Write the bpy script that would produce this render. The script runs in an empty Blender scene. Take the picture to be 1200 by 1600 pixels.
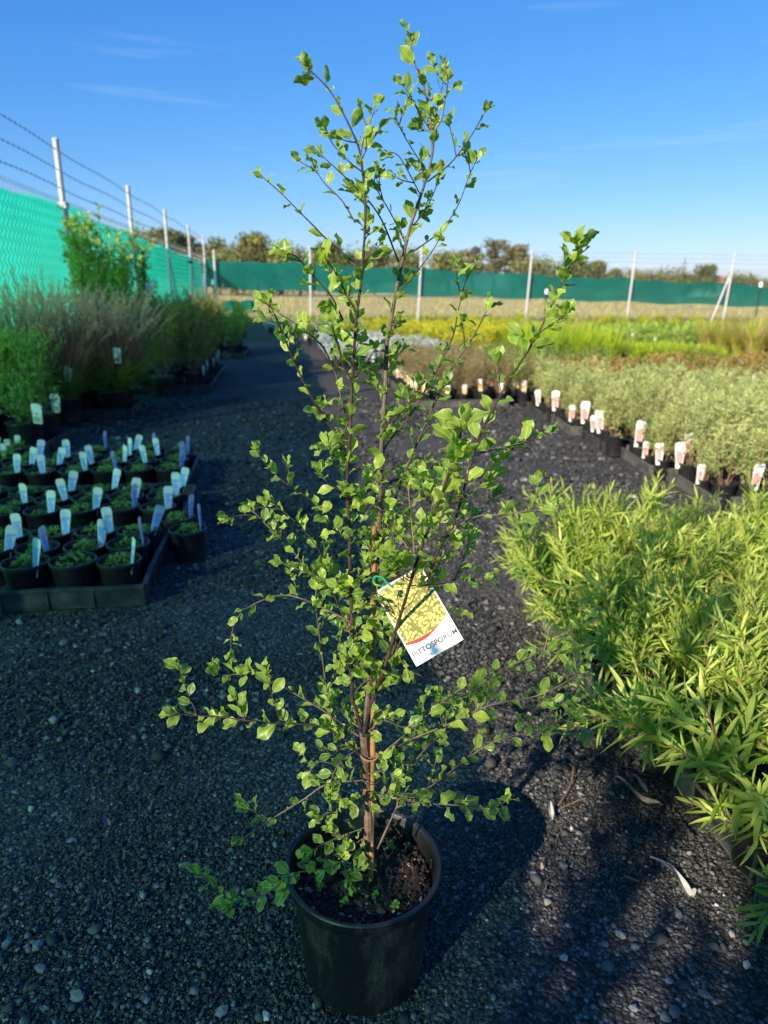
import bpy, math, random
import numpy as np
from mathutils import Vector, Matrix, Quaternion

sc = bpy.context.scene
COL = sc.collection
rnd = random.Random(11)
PI = math.pi

# ------------------------------------------------------------------ camera
F = 1110.0; TH = math.radians(17.6); RO = math.radians(0.5); HC = 1.14; AL = 0.14
_f = Vector((0, math.cos(TH), -math.sin(TH))); _r = Vector((1, 0, 0)); _u = _r.cross(_f)
CR = _r * math.cos(RO) + _u * math.sin(RO); CU = _u * math.cos(RO) - _r * math.sin(RO)
CAMLOC = Vector((0, 0, HC))
cam = bpy.data.cameras.new('camera'); camo = bpy.data.objects.new('camera', cam); COL.objects.link(camo)
mw = Matrix.Identity(4)
for i in range(3):
    mw[i][0] = CR[i]; mw[i][1] = CU[i]; mw[i][2] = -_f[i]; mw[i][3] = CAMLOC[i]
camo.matrix_world = mw
cam.sensor_fit = 'VERTICAL'; cam.sensor_height = 36; cam.lens = F / 1600 * 36
cam.clip_start = 0.05; cam.clip_end = 3000
cam.dof.use_dof = True; cam.dof.focus_distance = 1.05; cam.dof.aperture_fstop = 5.2
sc.camera = camo

# ------------------------------------------------------------------ light
SUN_EL = math.radians(26.4)
_az = PI + math.radians(45) + AL            # angle of the sun's direction from +X
TOSUN = Vector((math.cos(_az) * math.cos(SUN_EL), math.sin(_az) * math.cos(SUN_EL), math.sin(SUN_EL)))
w = bpy.data.worlds.new('World'); sc.world = w; w.use_nodes = True
nt = w.node_tree; nt.nodes.clear()
wo = nt.nodes.new('ShaderNodeOutputWorld'); bg = nt.nodes.new('ShaderNodeBackground')
sky = nt.nodes.new('ShaderNodeTexSky'); sky.sky_type = 'NISHITA'; sky.sun_disc = False
sky.sun_elevation = SUN_EL; sky.sun_rotation = math.atan2(TOSUN.x, TOSUN.y)
sky.air_density = 1.0; sky.dust_density = 0.25; sky.ozone_density = 2.5; sky.altitude = 0
tc = nt.nodes.new('ShaderNodeTexCoord')
mp = nt.nodes.new('ShaderNodeMapping'); mp.inputs['Scale'].default_value = (2.0, 2.0, 26.0)
mp.inputs['Rotation'].default_value = (0.02, 0.03, 0); mp.inputs['Location'].default_value = (1.3, 0.9, 1.89)
nz = nt.nodes.new('ShaderNodeTexNoise'); nz.inputs['Scale'].default_value = 1.6; nz.inputs['Detail'].default_value = 5
cr = nt.nodes.new('ShaderNodeValToRGB'); cr.color_ramp.elements[0].position = 0.63; cr.color_ramp.elements[1].position = 0.95
cr.color_ramp.elements[1].color = (0.3, 0.3, 0.3, 1)
mixc = nt.nodes.new('ShaderNodeMixRGB'); mixc.inputs[2].default_value = (1.9, 2.5, 3.0, 1)
nt.links.new(tc.outputs['Generated'], mp.inputs[0]); nt.links.new(mp.outputs[0], nz.inputs['Vector'])
nt.links.new(nz.outputs[0], cr.inputs[0]); nt.links.new(cr.outputs[0], mixc.inputs[0])
hsv = nt.nodes.new('ShaderNodeHueSaturation'); hsv.inputs['Saturation'].default_value = 1.15
sepc = nt.nodes.new('ShaderNodeSeparateColor'); comc = nt.nodes.new('ShaderNodeCombineColor')
nt.links.new(sky.outputs[0], hsv.inputs['Color']); nt.links.new(hsv.outputs[0], sepc.inputs[0])
for _i, (_g, _a, _cap, _d) in enumerate(((1.14, 0.168, 3.2, 0.8), (0.80, 0.395, 3.6, 0.8), (0.45, 1.13, 3.8, 0.4))):
    _p = nt.nodes.new('ShaderNodeMath'); _p.operation = 'POWER'; _p.inputs[1].default_value = _g
    _k = nt.nodes.new('ShaderNodeMath'); _k.operation = 'MULTIPLY'; _k.inputs[1].default_value = _a
    _m = nt.nodes.new('ShaderNodeMath'); _m.operation = 'SMOOTH_MIN'; _m.inputs[1].default_value = _cap; _m.inputs[2].default_value = _d
    nt.links.new(sepc.outputs[_i], _p.inputs[0]); nt.links.new(_p.outputs[0], _k.inputs[0]); nt.links.new(_k.outputs[0], _m.inputs[0]); nt.links.new(_m.outputs[0], comc.inputs[_i])
nt.links.new(comc.outputs[0], mixc.inputs[1])
nt.links.new(mixc.outputs[0], bg.inputs[0]); bg.inputs[1].default_value = 0.15
nt.links.new(bg.outputs[0], wo.inputs[0])
sl = bpy.data.lights.new('sun', 'SUN'); sl.energy = 3.9; sl.angle = math.radians(0.53); sl.color = (1.0, 0.88, 0.70)
so = bpy.data.objects.new('sun', sl); COL.objects.link(so)
so.rotation_euler = (-TOSUN).to_track_quat('-Z', 'Y').to_euler(); so.location = TOSUN * 50
sc.view_settings.view_transform = 'Standard'; sc.view_settings.look = 'None'
sc.view_settings.exposure = 1.35; sc.view_settings.gamma = 1.0; sc.view_settings.use_curve_mapping = False
sc.render.engine = 'CYCLES'
sc.cycles.use_denoising = True
sc.cycles.max_bounces = 8; sc.cycles.transparent_max_bounces = 12; sc.cycles.transmission_bounces = 5
sc.cycles.caustics_reflective = False; sc.cycles.caustics_refractive = False

# ------------------------------------------------------------------ coordinates
def ray(px, py): return _f + CR * ((px - 600) / F) + CU * ((800 - py) / F)
def ground_at(px, py, z=0.0):
    d = ray(px, py); return CAMLOC + d * ((z - HC) / d.z)
def at_y(px, py, y):
    d = ray(px, py); return CAMLOC + d * (y / d.y)
def proj(p):
    q = Vector(p) - CAMLOC; z = q.dot(_f)
    if z < 0.05: return (-9999, -9999)
    return (600 + F * q.dot(CR) / z, 800 - F * q.dot(CU) / z)
CA, SA = math.cos(AL), math.sin(AL)
def st(s, t, z=0.0): return Vector((s * CA - t * SA, s * SA + t * CA, z))
def seen(p, h=0.4, m=70):
    for z in (0, h):
        x, y = proj((p[0], p[1], p[2] + z))
        if -m < x < 1200 + m and -200 < y < 1600 + m: return True
    return False

# ------------------------------------------------------------------ materials
def nodes(name):
    m = bpy.data.materials.new(name); m.use_nodes = True
    n = m.node_tree; n.nodes.clear()
    o = n.nodes.new('ShaderNodeOutputMaterial'); return m, n, o
def c4(c): return (c[0], c[1], c[2], 1)
def mixrgb(n, a, b, fac):
    x = n.nodes.new('ShaderNodeMixRGB')
    for i, v in ((0, fac), (1, a), (2, b)):
        if hasattr(v, 'links'): n.links.new(v, x.inputs[i])
        elif i == 0: x.inputs[0].default_value = v
        else: x.inputs[i].default_value = c4(v)
    return x.outputs[0]
def math_(n, op, a, b=0.0, clamp=False):
    x = n.nodes.new('ShaderNodeMath'); x.operation = op; x.use_clamp = clamp
    for i, v in ((0, a), (1, b)):
        if hasattr(v, 'links'): n.links.new(v, x.inputs[i])
        else: x.inputs[i].default_value = v
    return x.outputs[0]
def noise(n, scale, detail=3, coord='Object', rough=0.55):
    t = n.nodes.new('ShaderNodeTexCoord'); z = n.nodes.new('ShaderNodeTexNoise')
    z.inputs['Scale'].default_value = scale; z.inputs['Detail'].default_value = detail; z.inputs['Roughness'].default_value = rough
    n.links.new(t.outputs[coord], z.inputs['Vector']); return z.outputs[0]
def ramp(n, v, stops):
    r = n.nodes.new('ShaderNodeValToRGB'); e = r.color_ramp.elements
    while len(e) < len(stops): e.new(0.5)
    for k, (p, c) in enumerate(stops):
        e[k].position = p; e[k].color = c4(c) if not isinstance(c, float) else (c, c, c, 1)
    n.links.new(v, r.inputs[0]); return r.outputs[0]
def bump(n, h, strength, dist=0.01):
    b = n.nodes.new('ShaderNodeBump'); b.inputs['Strength'].default_value = strength; b.inputs['Distance'].default_value = dist
    n.links.new(h, b.inputs['Height']); return b.outputs[0]

def plain(name, col, rough=0.6, col2=None, scale=20, lo=0.4, hi=0.65, spec=0.35, metal=0.0, bmp=0.0, bscale=None):
    m, n, o = nodes(name); p = n.nodes.new('ShaderNodeBsdfPrincipled')
    p.inputs['Roughness'].default_value = rough; p.inputs['Specular IOR Level'].default_value = spec; p.inputs['Metallic'].default_value = metal
    c2 = col2 or tuple(x * 0.75 for x in col)
    z = noise(n, scale, 5)
    k = ramp(n, z, [(lo, 0.0), (hi, 1.0)])
    n.links.new(mixrgb(n, col, c2, k), p.inputs['Base Color'])
    if bmp: n.links.new(bump(n, noise(n, bscale or scale * 3, 4), bmp, 0.004), p.inputs['Normal'])
    n.links.new(p.outputs[0], o.inputs[0]); return m

def leafmat(name, ca, cb, edge=None, trans=0.35, rough=0.42, spec=0.4, nscale=60, rand=0.5, tcol=(1.25, 1.25, 0.6)):
    """ca..cb by the 'var' attribute and the object's own random number; edge = margin colour by the 'edge' attribute"""
    m, n, o = nodes(name)
    at = n.nodes.new('ShaderNodeAttribute'); at.attribute_name = 'var'
    oi = n.nodes.new('ShaderNodeObjectInfo')
    v = math_(n, 'ADD', at.outputs['Fac'], math_(n, 'MULTIPLY', math_(n, 'SUBTRACT', oi.outputs['Random'], 0.5), rand), True)
    v = math_(n, 'ADD', v, math_(n, 'MULTIPLY', math_(n, 'SUBTRACT', noise(n, nscale, 2), 0.5), 0.35), True)
    col = mixrgb(n, ca, cb, v)
    if edge:
        ae = n.nodes.new('ShaderNodeAttribute'); ae.attribute_name = 'edge'
        k = math_(n, 'ADD', ae.outputs['Fac'], math_(n, 'MULTIPLY', math_(n, 'SUBTRACT', noise(n, 260, 2), 0.5), 0.5))
        k = ramp(n, k, [(0.78, 0.0), (0.98, 0.6)])
        col = mixrgb(n, col, edge, k)
        mid = ramp(n, ae.outputs['Fac'], [(0.0, 0.35), (0.13, 0.0)])
        col = mixrgb(n, col, tuple(min(1, x * 1.8 + 0.03) for x in cb), mid)
    p = n.nodes.new('ShaderNodeBsdfPrincipled'); p.inputs['Roughness'].default_value = rough; p.inputs['Specular IOR Level'].default_value = spec
    n.links.new(col, p.inputs['Base Color'])
    tr = n.nodes.new('ShaderNodeBsdfTranslucent')
    mu = n.nodes.new('ShaderNodeMixRGB'); mu.blend_type = 'MULTIPLY'; mu.inputs[0].default_value = 1; mu.inputs[2].default_value = (tcol[0] * 1.4, tcol[1] * 1.4, tcol[2] * 1.4, 1)
    n.links.new(col, mu.inputs[1]); n.links.new(mu.outputs[0], tr.inputs[0])
    mx = n.nodes.new('ShaderNodeMixShader'); mx.inputs[0].default_value = trans
    n.links.new(p.outputs[0], mx.inputs[1]); n.links.new(tr.outputs[0], mx.inputs[2])
    n.links.new(mx.outputs[0], o.inputs[0]); return m

MT = {}
MT['pitto'] = leafmat('pitto_leaf', (0.10, 0.19, 0.035), (0.33, 0.44, 0.06), edge=(0.52, 0.60, 0.28), trans=0.43, nscale=35, rand=0.5)
MT['bark_dark'] = plain('dark_twig', (0.030, 0.016, 0.015), 0.55, (0.06, 0.036, 0.030), 90)
MT['bark_grey'] = plain('grey_twig', (0.13, 0.10, 0.08), 0.7, (0.06, 0.042, 0.035), 70, bmp=0.4)
MT['bark_trunk'] = plain('trunk_bark', (0.16, 0.105, 0.075), 0.75, (0.07, 0.042, 0.03), 60, bmp=0.6)
MT['bamboo'] = plain('bamboo', (0.30, 0.17, 0.06), 0.5, (0.17, 0.10, 0.04), 30)
MT['pot'] = plain('pot_plastic', (0.012, 0.013, 0.015), 0.38, (0.032, 0.028, 0.024), 14, 0.52, 0.72, spec=0.45, bmp=0.05)
MT['pot_dusty'] = plain('dusty_pot', (0.009, 0.010, 0.012), 0.42, (0.050, 0.041, 0.033), 8, 0.50, 0.74, spec=0.45, bmp=0.06)
MT['tray'] = plain('tray_plastic', (0.030, 0.032, 0.036), 0.48, (0.085, 0.08, 0.072), 11, 0.45, 0.75, spec=0.4, bmp=0.1)
MT['tray_worn'] = plain('worn_tray_plastic', (0.10, 0.098, 0.092), 0.6, (0.045, 0.044, 0.044), 13, 0.4, 0.7, spec=0.3, bmp=0.15)
MT['soil'] = plain('potting_soil', (0.022, 0.015, 0.011), 0.9, (0.05, 0.034, 0.024), 120, bmp=1.0)
MT['bark_chip'] = None
MT['steel'] = plain('galvanised_steel', (0.46, 0.47, 0.47), 0.5, (0.34, 0.35, 0.35), 18, spec=0.5)
MT['wire'] = plain('galvanised_wire', (0.20, 0.21, 0.21), 0.5)
MT['barb'] = plain('rusty_barbed_wire', (0.13, 0.12, 0.12), 0.6, metal=0.3)
MT['white'] = plain('white_card', (0.80, 0.80, 0.78), 0.35, (0.74, 0.75, 0.74), 30)
MT['ink'] = plain('dark_ink', (0.06, 0.06, 0.07), 0.5)
MT['grey_ink'] = plain('grey_ink', (0.45, 0.50, 0.55), 0.5)
MT['blue_ink'] = plain('blue_ink', (0.12, 0.45, 0.62), 0.5, (0.3, 0.62, 0.72), 200)
MT['red_ink'] = plain('red_ink', (0.62, 0.035, 0.03), 0.45)
MT['green_tie'] = plain('green_tie', (0.0, 0.32, 0.16), 0.4)
MT['brown_tie'] = plain('brown_tie', (0.38, 0.18, 0.07), 0.6)
MT['black_tie'] = plain('black_tie', (0.02, 0.03, 0.025), 0.5)
# small leaved nursery stock
MT['thyme'] = leafmat('groundcover_leaf', (0.09, 0.19, 0.045), (0.26, 0.40, 0.085), trans=0.25, rough=0.6, nscale=90)
MT['bottle'] = leafmat('narrow_leaf', (0.13, 0.25, 0.03), (0.52, 0.58, 0.13), trans=0.43, rough=0.4, nscale=22, rand=0.5, tcol=(1.2, 1.2, 0.5))
MT['olive'] = leafmat('grey_olive_leaf', (0.22, 0.32, 0.11), (0.56, 0.62, 0.24), trans=0.38, rough=0.55, nscale=30)
MT['lime'] = leafmat('lime_blade', (0.20, 0.32, 0.015), (0.46, 0.54, 0.04), trans=0.4, rough=0.45, nscale=14)
MT['lime_yellow'] = leafmat('yellow_green_leaf', (0.28, 0.34, 0.015), (0.56, 0.52, 0.03), trans=0.4, rough=0.5, nscale=14)
MT['midgreen'] = leafmat('mid_green_leaf', (0.085, 0.18, 0.03), (0.24, 0.36, 0.06), trans=0.38, rough=0.5, nscale=18)
MT['softgreen'] = leafmat('soft_green_leaf', (0.20, 0.32, 0.055), (0.42, 0.52, 0.10), trans=0.42, rough=0.5, nscale=20)
MT['darkgreen'] = leafmat('dark_green_leaf', (0.03, 0.065, 0.02), (0.07, 0.12, 0.03), trans=0.25, rough=0.5, nscale=18)
MT['yolive'] = leafmat('yellow_olive_leaf', (0.18, 0.22, 0.035), (0.42, 0.39, 0.08), trans=0.4, rough=0.55, nscale=18)
MT['redgold'] = leafmat('red_gold_leaf', (0.16, 0.20, 0.03), (0.42, 0.26, 0.08), trans=0.35, rough=0.5, nscale=16, rand=0.9)
MT['brown'] = leafmat('bronze_leaf', (0.13, 0.14, 0.05), (0.27, 0.23, 0.09), trans=0.25, rough=0.6, nscale=18)
MT['silver'] = leafmat('silver_leaf', (0.30, 0.36, 0.33), (0.52, 0.56, 0.52), trans=0.2, rough=0.65, nscale=18, tcol=(1, 1, 1))
MT['straw'] = leafmat('straw_blade', (0.34, 0.22, 0.085), (0.48, 0.37, 0.16), trans=0.35, rough=0.6, nscale=16)
MT['purple'] = leafmat('purple_blade', (0.20, 0.10, 0.06), (0.42, 0.26, 0.14), trans=0.3, rough=0.5, nscale=12, tcol=(1.2, 0.9, 0.8))
MT['plume'] = leafmat('mauve_plume', (0.58, 0.35, 0.20), (0.88, 0.64, 0.36), trans=0.35, rough=0.8, nscale=12, tcol=(1.1, 0.95, 0.9))
MT['pinkflower'] = leafmat('pink_flower', (0.62, 0.25, 0.24), (0.72, 0.42, 0.36), trans=0.3, tcol=(1.1, .9, .9))
MT['stem_tan'] = plain('tan_stem', (0.26, 0.15, 0.085), 0.65, (0.17, 0.11, 0.06), 50)
MT['stem_green'] = plain('green_stem', (0.13, 0.12, 0.05), 0.6)
MT['tree'] = leafmat('tree_leaf', (0.075, 0.098, 0.03), (0.21, 0.21, 0.06), trans=0.15, rough=0.7, nscale=0.5, rand=0.5, tcol=(1.1, 1.1, .6))
MT['gum'] = leafmat('gum_leaf', (0.10, 0.10, 0.05), (0.18, 0.165, 0.08), trans=0.2, rough=0.7, nscale=0.5, tcol=(1.1, 1.1, .7))
MT['treebark'] = plain('tree_bark', (0.16, 0.13, 0.10), 0.85, bmp=0.5, scale=2)
MT['weed'] = leafmat('weed_blade', (0.10, 0.16, 0.03), (0.22, 0.26, 0.06), trans=0.35, rough=0.6, nscale=2)
MT['hay'] = leafmat('dry_grass_blade', (0.36, 0.31, 0.12), (0.50, 0.45, 0.20), trans=0.3, rough=0.7, nscale=1)

def print_mat(name, base, a, b, scale, base2=None):
    m, n, o = nodes(name); p = n.nodes.new('ShaderNodeBsdfPrincipled'); p.inputs['Roughness'].default_value = 0.3
    t = n.nodes.new('ShaderNodeTexCoord'); v = n.nodes.new('ShaderNodeTexVoronoi'); v.inputs['Scale'].default_value = scale
    n.links.new(t.outputs['Object'], v.inputs['Vector'])
    k = ramp(n, v.outputs['Distance'], [(0.30, 1.0), (0.55, 0.0)])
    sep = n.nodes.new('ShaderNodeSeparateColor'); n.links.new(v.outputs['Color'], sep.inputs[0])
    col = mixrgb(n, a, b, sep.outputs[0])
    bb = mixrgb(n, base, base2 or tuple(x * 2 for x in base), noise(n, scale * 0.35, 3))
    n.links.new(mixrgb(n, bb, col, k), p.inputs['Base Color']); n.links.new(p.outputs[0], o.inputs[0]); return m
MT['print_yellow'] = print_mat('printed_foliage_photo', (0.05, 0.08, 0.02), (0.80, 0.72, 0.16), (0.58, 0.56, 0.14), 240, (0.30, 0.26, 0.04))
MT['print_blue'] = print_mat('printed_blue_flowers', (0.14, 0.27, 0.60), (0.30, 0.48, 0.85), (0.62, 0.72, 0.90), 170)
MT['print_pink'] = print_mat('printed_pink_flowers', (0.42, 0.16, 0.17), (0.72, 0.28, 0.30), (0.72, 0.48, 0.46), 150)
MT['print_orange'] = print_mat('printed_orange_flowers', (0.45, 0.25, 0.06), (0.85, 0.55, 0.12), (0.8, 0.6, 0.4), 150)
MT['print_green'] = print_mat('printed_green_leaves', (0.12, 0.22, 0.12), (0.35, 0.48, 0.30), (0.5, 0.6, 0.5), 150)

# shade cloth: woven, lets light glow through
def cloth_mat(name, ca, cb, trans, hole):
    m, n, o = nodes(name)
    z = noise(n, 1.3, 5); z2 = noise(n, 14, 3)
    col = mixrgb(n, ca, cb, ramp(n, z, [(0.35, 0.0), (0.7, 1.0)]))
    col = mixrgb(n, col, tuple(x * 1.25 for x in cb), math_(n, 'MULTIPLY', z2, 0.35))
    d = n.nodes.new('ShaderNodeBsdfDiffuse'); t = n.nodes.new('ShaderNodeBsdfTranslucent'); tp = n.nodes.new('ShaderNodeBsdfTransparent'); tp.inputs[0].default_value = (0.42, 0.95, 0.75, 1)
    n.links.new(col, d.inputs[0]); n.links.new(col, t.inputs[0])
    a = n.nodes.new('ShaderNodeMixShader'); a.inputs[0].default_value = trans
    n.links.new(d.outputs[0], a.inputs[1]); n.links.new(t.outputs[0], a.inputs[2])
    b = n.nodes.new('ShaderNodeMixShader'); b.inputs[0].default_value = hole
    n.links.new(a.outputs[0], b.inputs[1]); n.links.new(tp.outputs[0], b.inputs[2]); n.links.new(b.outputs[0], o.inputs[0]); return m
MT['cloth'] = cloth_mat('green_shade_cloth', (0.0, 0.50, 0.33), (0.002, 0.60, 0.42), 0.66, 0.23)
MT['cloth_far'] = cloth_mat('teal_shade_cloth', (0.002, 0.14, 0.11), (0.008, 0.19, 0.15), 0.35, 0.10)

def stone_mat(name, stops, rough=0.75):
    m, n, o = nodes(name); p = n.nodes.new('ShaderNodeBsdfPrincipled'); p.inputs['Roughness'].default_value = rough
    p.inputs['Specular IOR Level'].default_value = 0.35
    at = n.nodes.new('ShaderNodeAttribute'); at.attribute_name = 'var'
    col = ramp(n, at.outputs['Fac'], stops)
    g = noise(n, 220, 4)
    mu = n.nodes.new('ShaderNodeMixRGB'); mu.blend_type = 'MULTIPLY'; mu.inputs[0].default_value = 0.6
    n.links.new(col, mu.inputs[1]); n.links.new(ramp(n, g, [(0.3, 0.45), (0.7, 1.3)]), mu.inputs[2])
    n.links.new(mu.outputs[0], p.inputs['Base Color']); n.links.new(bump(n, g, 0.5, 0.003), p.inputs['Normal'])
    n.links.new(p.outputs[0], o.inputs[0]); return m
MT['gravel'] = stone_mat('dark_basalt_gravel', [(0.0, (0.028, 0.029, 0.028)), (0.70, (0.082, 0.082, 0.079)), (0.90, (0.15, 0.15, 0.146)), (0.975, (0.20, 0.195, 0.19)), (1.0, (0.44, 0.41, 0.37))])
MT['bark_chip'] = stone_mat('bark_chips', [(0.0, (0.010, 0.007, 0.006)), (0.6, (0.035, 0.022, 0.016)), (0.93, (0.09, 0.055, 0.036)), (1.0, (0.38, 0.32, 0.25))], 0.85)
MT['pale_stone'] = stone_mat('pale_stone', [(0.0, (0.10, 0.11, 0.12)), (0.6, (0.20, 0.21, 0.22)), (1.0, (0.50, 0.45, 0.38))])

def yard_mat():
    m, n, o = nodes('gravel_yard_surface'); p = n.nodes.new('ShaderNodeBsdfPrincipled'); p.inputs['Roughness'].default_value = 0.9
    p.inputs['Specular IOR Level'].default_value = 0.2
    t = n.nodes.new('ShaderNodeTexCoord')
    v = n.nodes.new('ShaderNodeTexVoronoi'); v.inputs['Scale'].default_value = 130
    nd = n.nodes.new('ShaderNodeTexNoise'); nd.inputs['Scale'].default_value = 60; n.links.new(t.outputs['Object'], nd.inputs['Vector'])
    vm = n.nodes.new('ShaderNodeVectorMath'); vm.operation = 'MULTIPLY_ADD'; vm.inputs[1].default_value = (0.012, 0.012, 0.012); n.links.new(nd.outputs['Color'], vm.inputs[0]); n.links.new(t.outputs['Object'], vm.inputs[2]); n.links.new(vm.outputs[0], v.inputs['Vector'])
    sep = n.nodes.new('ShaderNodeSeparateColor'); n.links.new(v.outputs['Color'], sep.inputs[0])
    col = ramp(n, sep.outputs[0], [(0.0, (0.030, 0.031, 0.030)), (0.72, (0.105, 0.104, 0.100)), (0.93, (0.19, 0.187, 0.18)), (1.0, (0.32, 0.31, 0.28))])
    gap = ramp(n, v.outputs['Distance'], [(0.25, 1.0), (0.62, 0.35)])
    mu = n.nodes.new('ShaderNodeMixRGB'); mu.blend_type = 'MULTIPLY'; mu.inputs[0].default_value = 1.0
    n.links.new(col, mu.inputs[1]); n.links.new(gap, mu.inputs[2])
    big = ramp(n, noise(n, 0.55, 6), [(0.50, 0.0), (0.72, 0.55)])
    col2 = mixrgb(n, mu.outputs[0], (0.10, 0.085, 0.07), big)
    n.links.new(col2, p.inputs['Base Color'])
    h = math_(n, 'ADD', math_(n, 'MULTIPLY', v.outputs['Distance'], -1.0), math_(n, 'MULTIPLY', sep.outputs[1], 0.5))
    n.links.new(bump(n, h, 0.6, 0.008), p.inputs['Normal']); n.links.new(p.outputs[0], o.inputs[0]); return m
MT['yard'] = yard_mat()
def field_mat():
    m, n, o = nodes('dry_field'); p = n.nodes.new('ShaderNodeBsdfPrincipled'); p.inputs['Roughness'].default_value = 0.95
    p.inputs['Specular IOR Level'].default_value = 0.1
    z = noise(n, 0.12, 8, rough=0.7); z2 = noise(n, 2.2, 6)
    col = mixrgb(n, (0.33, 0.285, 0.13), (0.46, 0.41, 0.22), ramp(n, z2, [(0.3, 0.0), (0.7, 1.0)]))
    col = mixrgb(n, col, (0.22, 0.21, 0.08), ramp(n, z, [(0.48, 0.0), (0.72, 0.7)]))
    n.links.new(col, p.inputs['Base Color']); n.links.new(bump(n, z2, 0.6, 0.15), p.inputs['Normal']); n.links.new(p.outputs[0], o.inputs[0]); return m
MT['field'] = field_mat()

# ------------------------------------------------------------------ mesh building
class MB:
    def __init__(s): s.v = []; s.f = []; s.m = []; s.e = []; s.n = []
    def add(s, verts, faces, mi=0, edge=None, var=0.5, M=None):
        b = len(s.v)
        if M is not None: verts = [M @ Vector(p) for p in verts]
        s.v.extend([tuple(p) for p in verts])
        s.e.extend(edge if edge is not None else [0.0] * len(verts))
        s.n.extend([var] * len(verts) if not isinstance(var, (list, tuple)) else var)
        s.f.extend([tuple(i + b for i in f) for f in faces]); s.m.extend([mi] * len(faces))
    def box(s, c, d, mi=0, M=None, var=0.5):
        x, y, z = d[0] / 2, d[1] / 2, d[2] / 2
        vs = [Vector((c[0] + i * x, c[1] + j * y, c[2] + k * z)) for k in (-1, 1) for j in (-1, 1) for i in (-1, 1)]
        s.add(vs, [(0, 2, 3, 1), (4, 5, 7, 6), (0, 1, 5, 4), (2, 6, 7, 3), (0, 4, 6, 2), (1, 3, 7, 5)], mi, None, var, M)
    def tube(s, pts, rad, sides=6, mi=0, cap=True, var=0.5):
        pts = [Vector(p) for p in pts]; n = len(pts)
        if not hasattr(rad, '__len__'): rad = [rad] * n
        vs = []; up = Vector((0.31, 0.17, 0.93)); a = None
        for i, p in enumerate(pts):
            d = (pts[min(i + 1, n - 1)] - pts[max(i - 1, 0)])
            d = d.normalized() if d.length > 1e-9 else Vector((0, 0, 1))
            if a is None:
                a = d.cross(up)
                if a.length < 0.1: a = d.cross(Vector((1, 0, 0)))
            a = (a - d * a.dot(d)).normalized(); b = d.cross(a)
            for k in range(sides):
                t = 2 * PI * k / sides; vs.append(p + (a * math.cos(t) + b * math.sin(t)) * rad[i])
        fs = [(i * sides + k, i * sides + (k + 1) % sides, (i + 1) * sides + (k + 1) % sides, (i + 1) * sides + k) for i in range(n - 1) for k in range(sides)]
        if cap: fs += [tuple(range(sides))[::-1], tuple((n - 1) * sides + k for k in range(sides))]
        s.add(vs, fs, mi, None, var)
    def lathe(s, prof, segs=32, mi=0, cap0=True, cap1=False, M=None):
        vs = []
        for (r, z) in prof:
            for k in range(segs):
                t = 2 * PI * k / segs; vs.append(Vector((r * math.cos(t), r * math.sin(t), z)))
        n = len(prof)
        fs = [(i * segs + k, i * segs + (k + 1) % segs, (i + 1) * segs + (k + 1) % segs, (i + 1) * segs + k) for i in range(n - 1) for k in range(segs)]
        if cap0: fs.append(tuple(range(segs))[::-1])
        if cap1: fs.append(tuple((n - 1) * segs + k for k in range(segs)))
        s.add(vs, fs, mi, None, 0.5, M)
    def mesh(s, name, mats, smooth=True):
        me = bpy.data.meshes.new(name); me.from_pydata(s.v, [], s.f)
        for m in mats: me.materials.append(MT[m] if isinstance(m, str) else m)
        if len(mats) > 1: me.polygons.foreach_set('material_index', s.m)
        if smooth: me.polygons.foreach_set('use_smooth', [True] * len(s.f))
        a = me.attributes.new('var', 'FLOAT', 'POINT'); a.data.foreach_set('value', s.n)
        if any(s.e):
            a = me.attributes.new('edge', 'FLOAT', 'POINT'); a.data.foreach_set('value', s.e)
        if smooth: me.set_sharp_from_angle(angle=math.radians(42))
        me.update(); return me

def link(name, me, parent=None, M=None):
    o = bpy.data.objects.new(name, me); COL.objects.link(o)
    if parent is not None: o.parent = parent
    if M is not None: o.matrix_basis = M
    return o
def tag(o, label=None, cat=None, group=None, kind=None):
    if label: o['label'] = label
    if cat: o['category'] = cat
    if group: o['group'] = group
    if kind: o['kind'] = kind
    return o
def thing(name, label, cat, loc, rz=0.0, group=None, scale=1.0):
    o = bpy.data.objects.new(name, None); COL.objects.link(o)
    o.location = loc; o.rotation_euler = (0, 0, rz); o.scale = (scale,) * 3; o.empty_display_size = 0.05
    return tag(o, label, cat, group)
def place(spec, root):
    """spec: [(part name, mesh, matrix or None, [(sub-part name, mesh, matrix)])]"""
    for name, me, M, subs in spec:
        p = link(name, me, root, M)
        for sn, sm, sM in subs: link(sn, sm, p, sM)
def T(x, y, z): return Matrix.Translation((x, y, z))
def frame(p, d, nrm, s=1.0, roll=0.0):
    """matrix with local Y along d, local Z near nrm, origin p"""
    y = Vector(d).normalized(); z = Vector(nrm) - y * Vector(nrm).dot(y)
    if z.length < 1e-4: z = y.orthogonal()
    z.normalize()
    if roll: z = Quaternion(y, roll) @ z
    x = y.cross(z)
    M = Matrix.Identity(4)
    for i in range(3): M[i][0] = x[i] * s; M[i][1] = y[i] * s; M[i][2] = z[i] * s; M[i][3] = p[i]
    return M
ORD = ['zeroth', 'first', 'second', 'third', 'fourth', 'fifth', 'sixth', 'seventh', 'eighth', 'ninth', 'tenth', 'eleventh', 'twelfth', 'thirteenth', 'fourteenth', 'fifteenth', 'sixteenth', 'seventeenth', 'eighteenth', 'nineteenth', 'twentieth', 'twenty-first', 'twenty-second', 'twenty-third', 'twenty-fourth']
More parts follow.
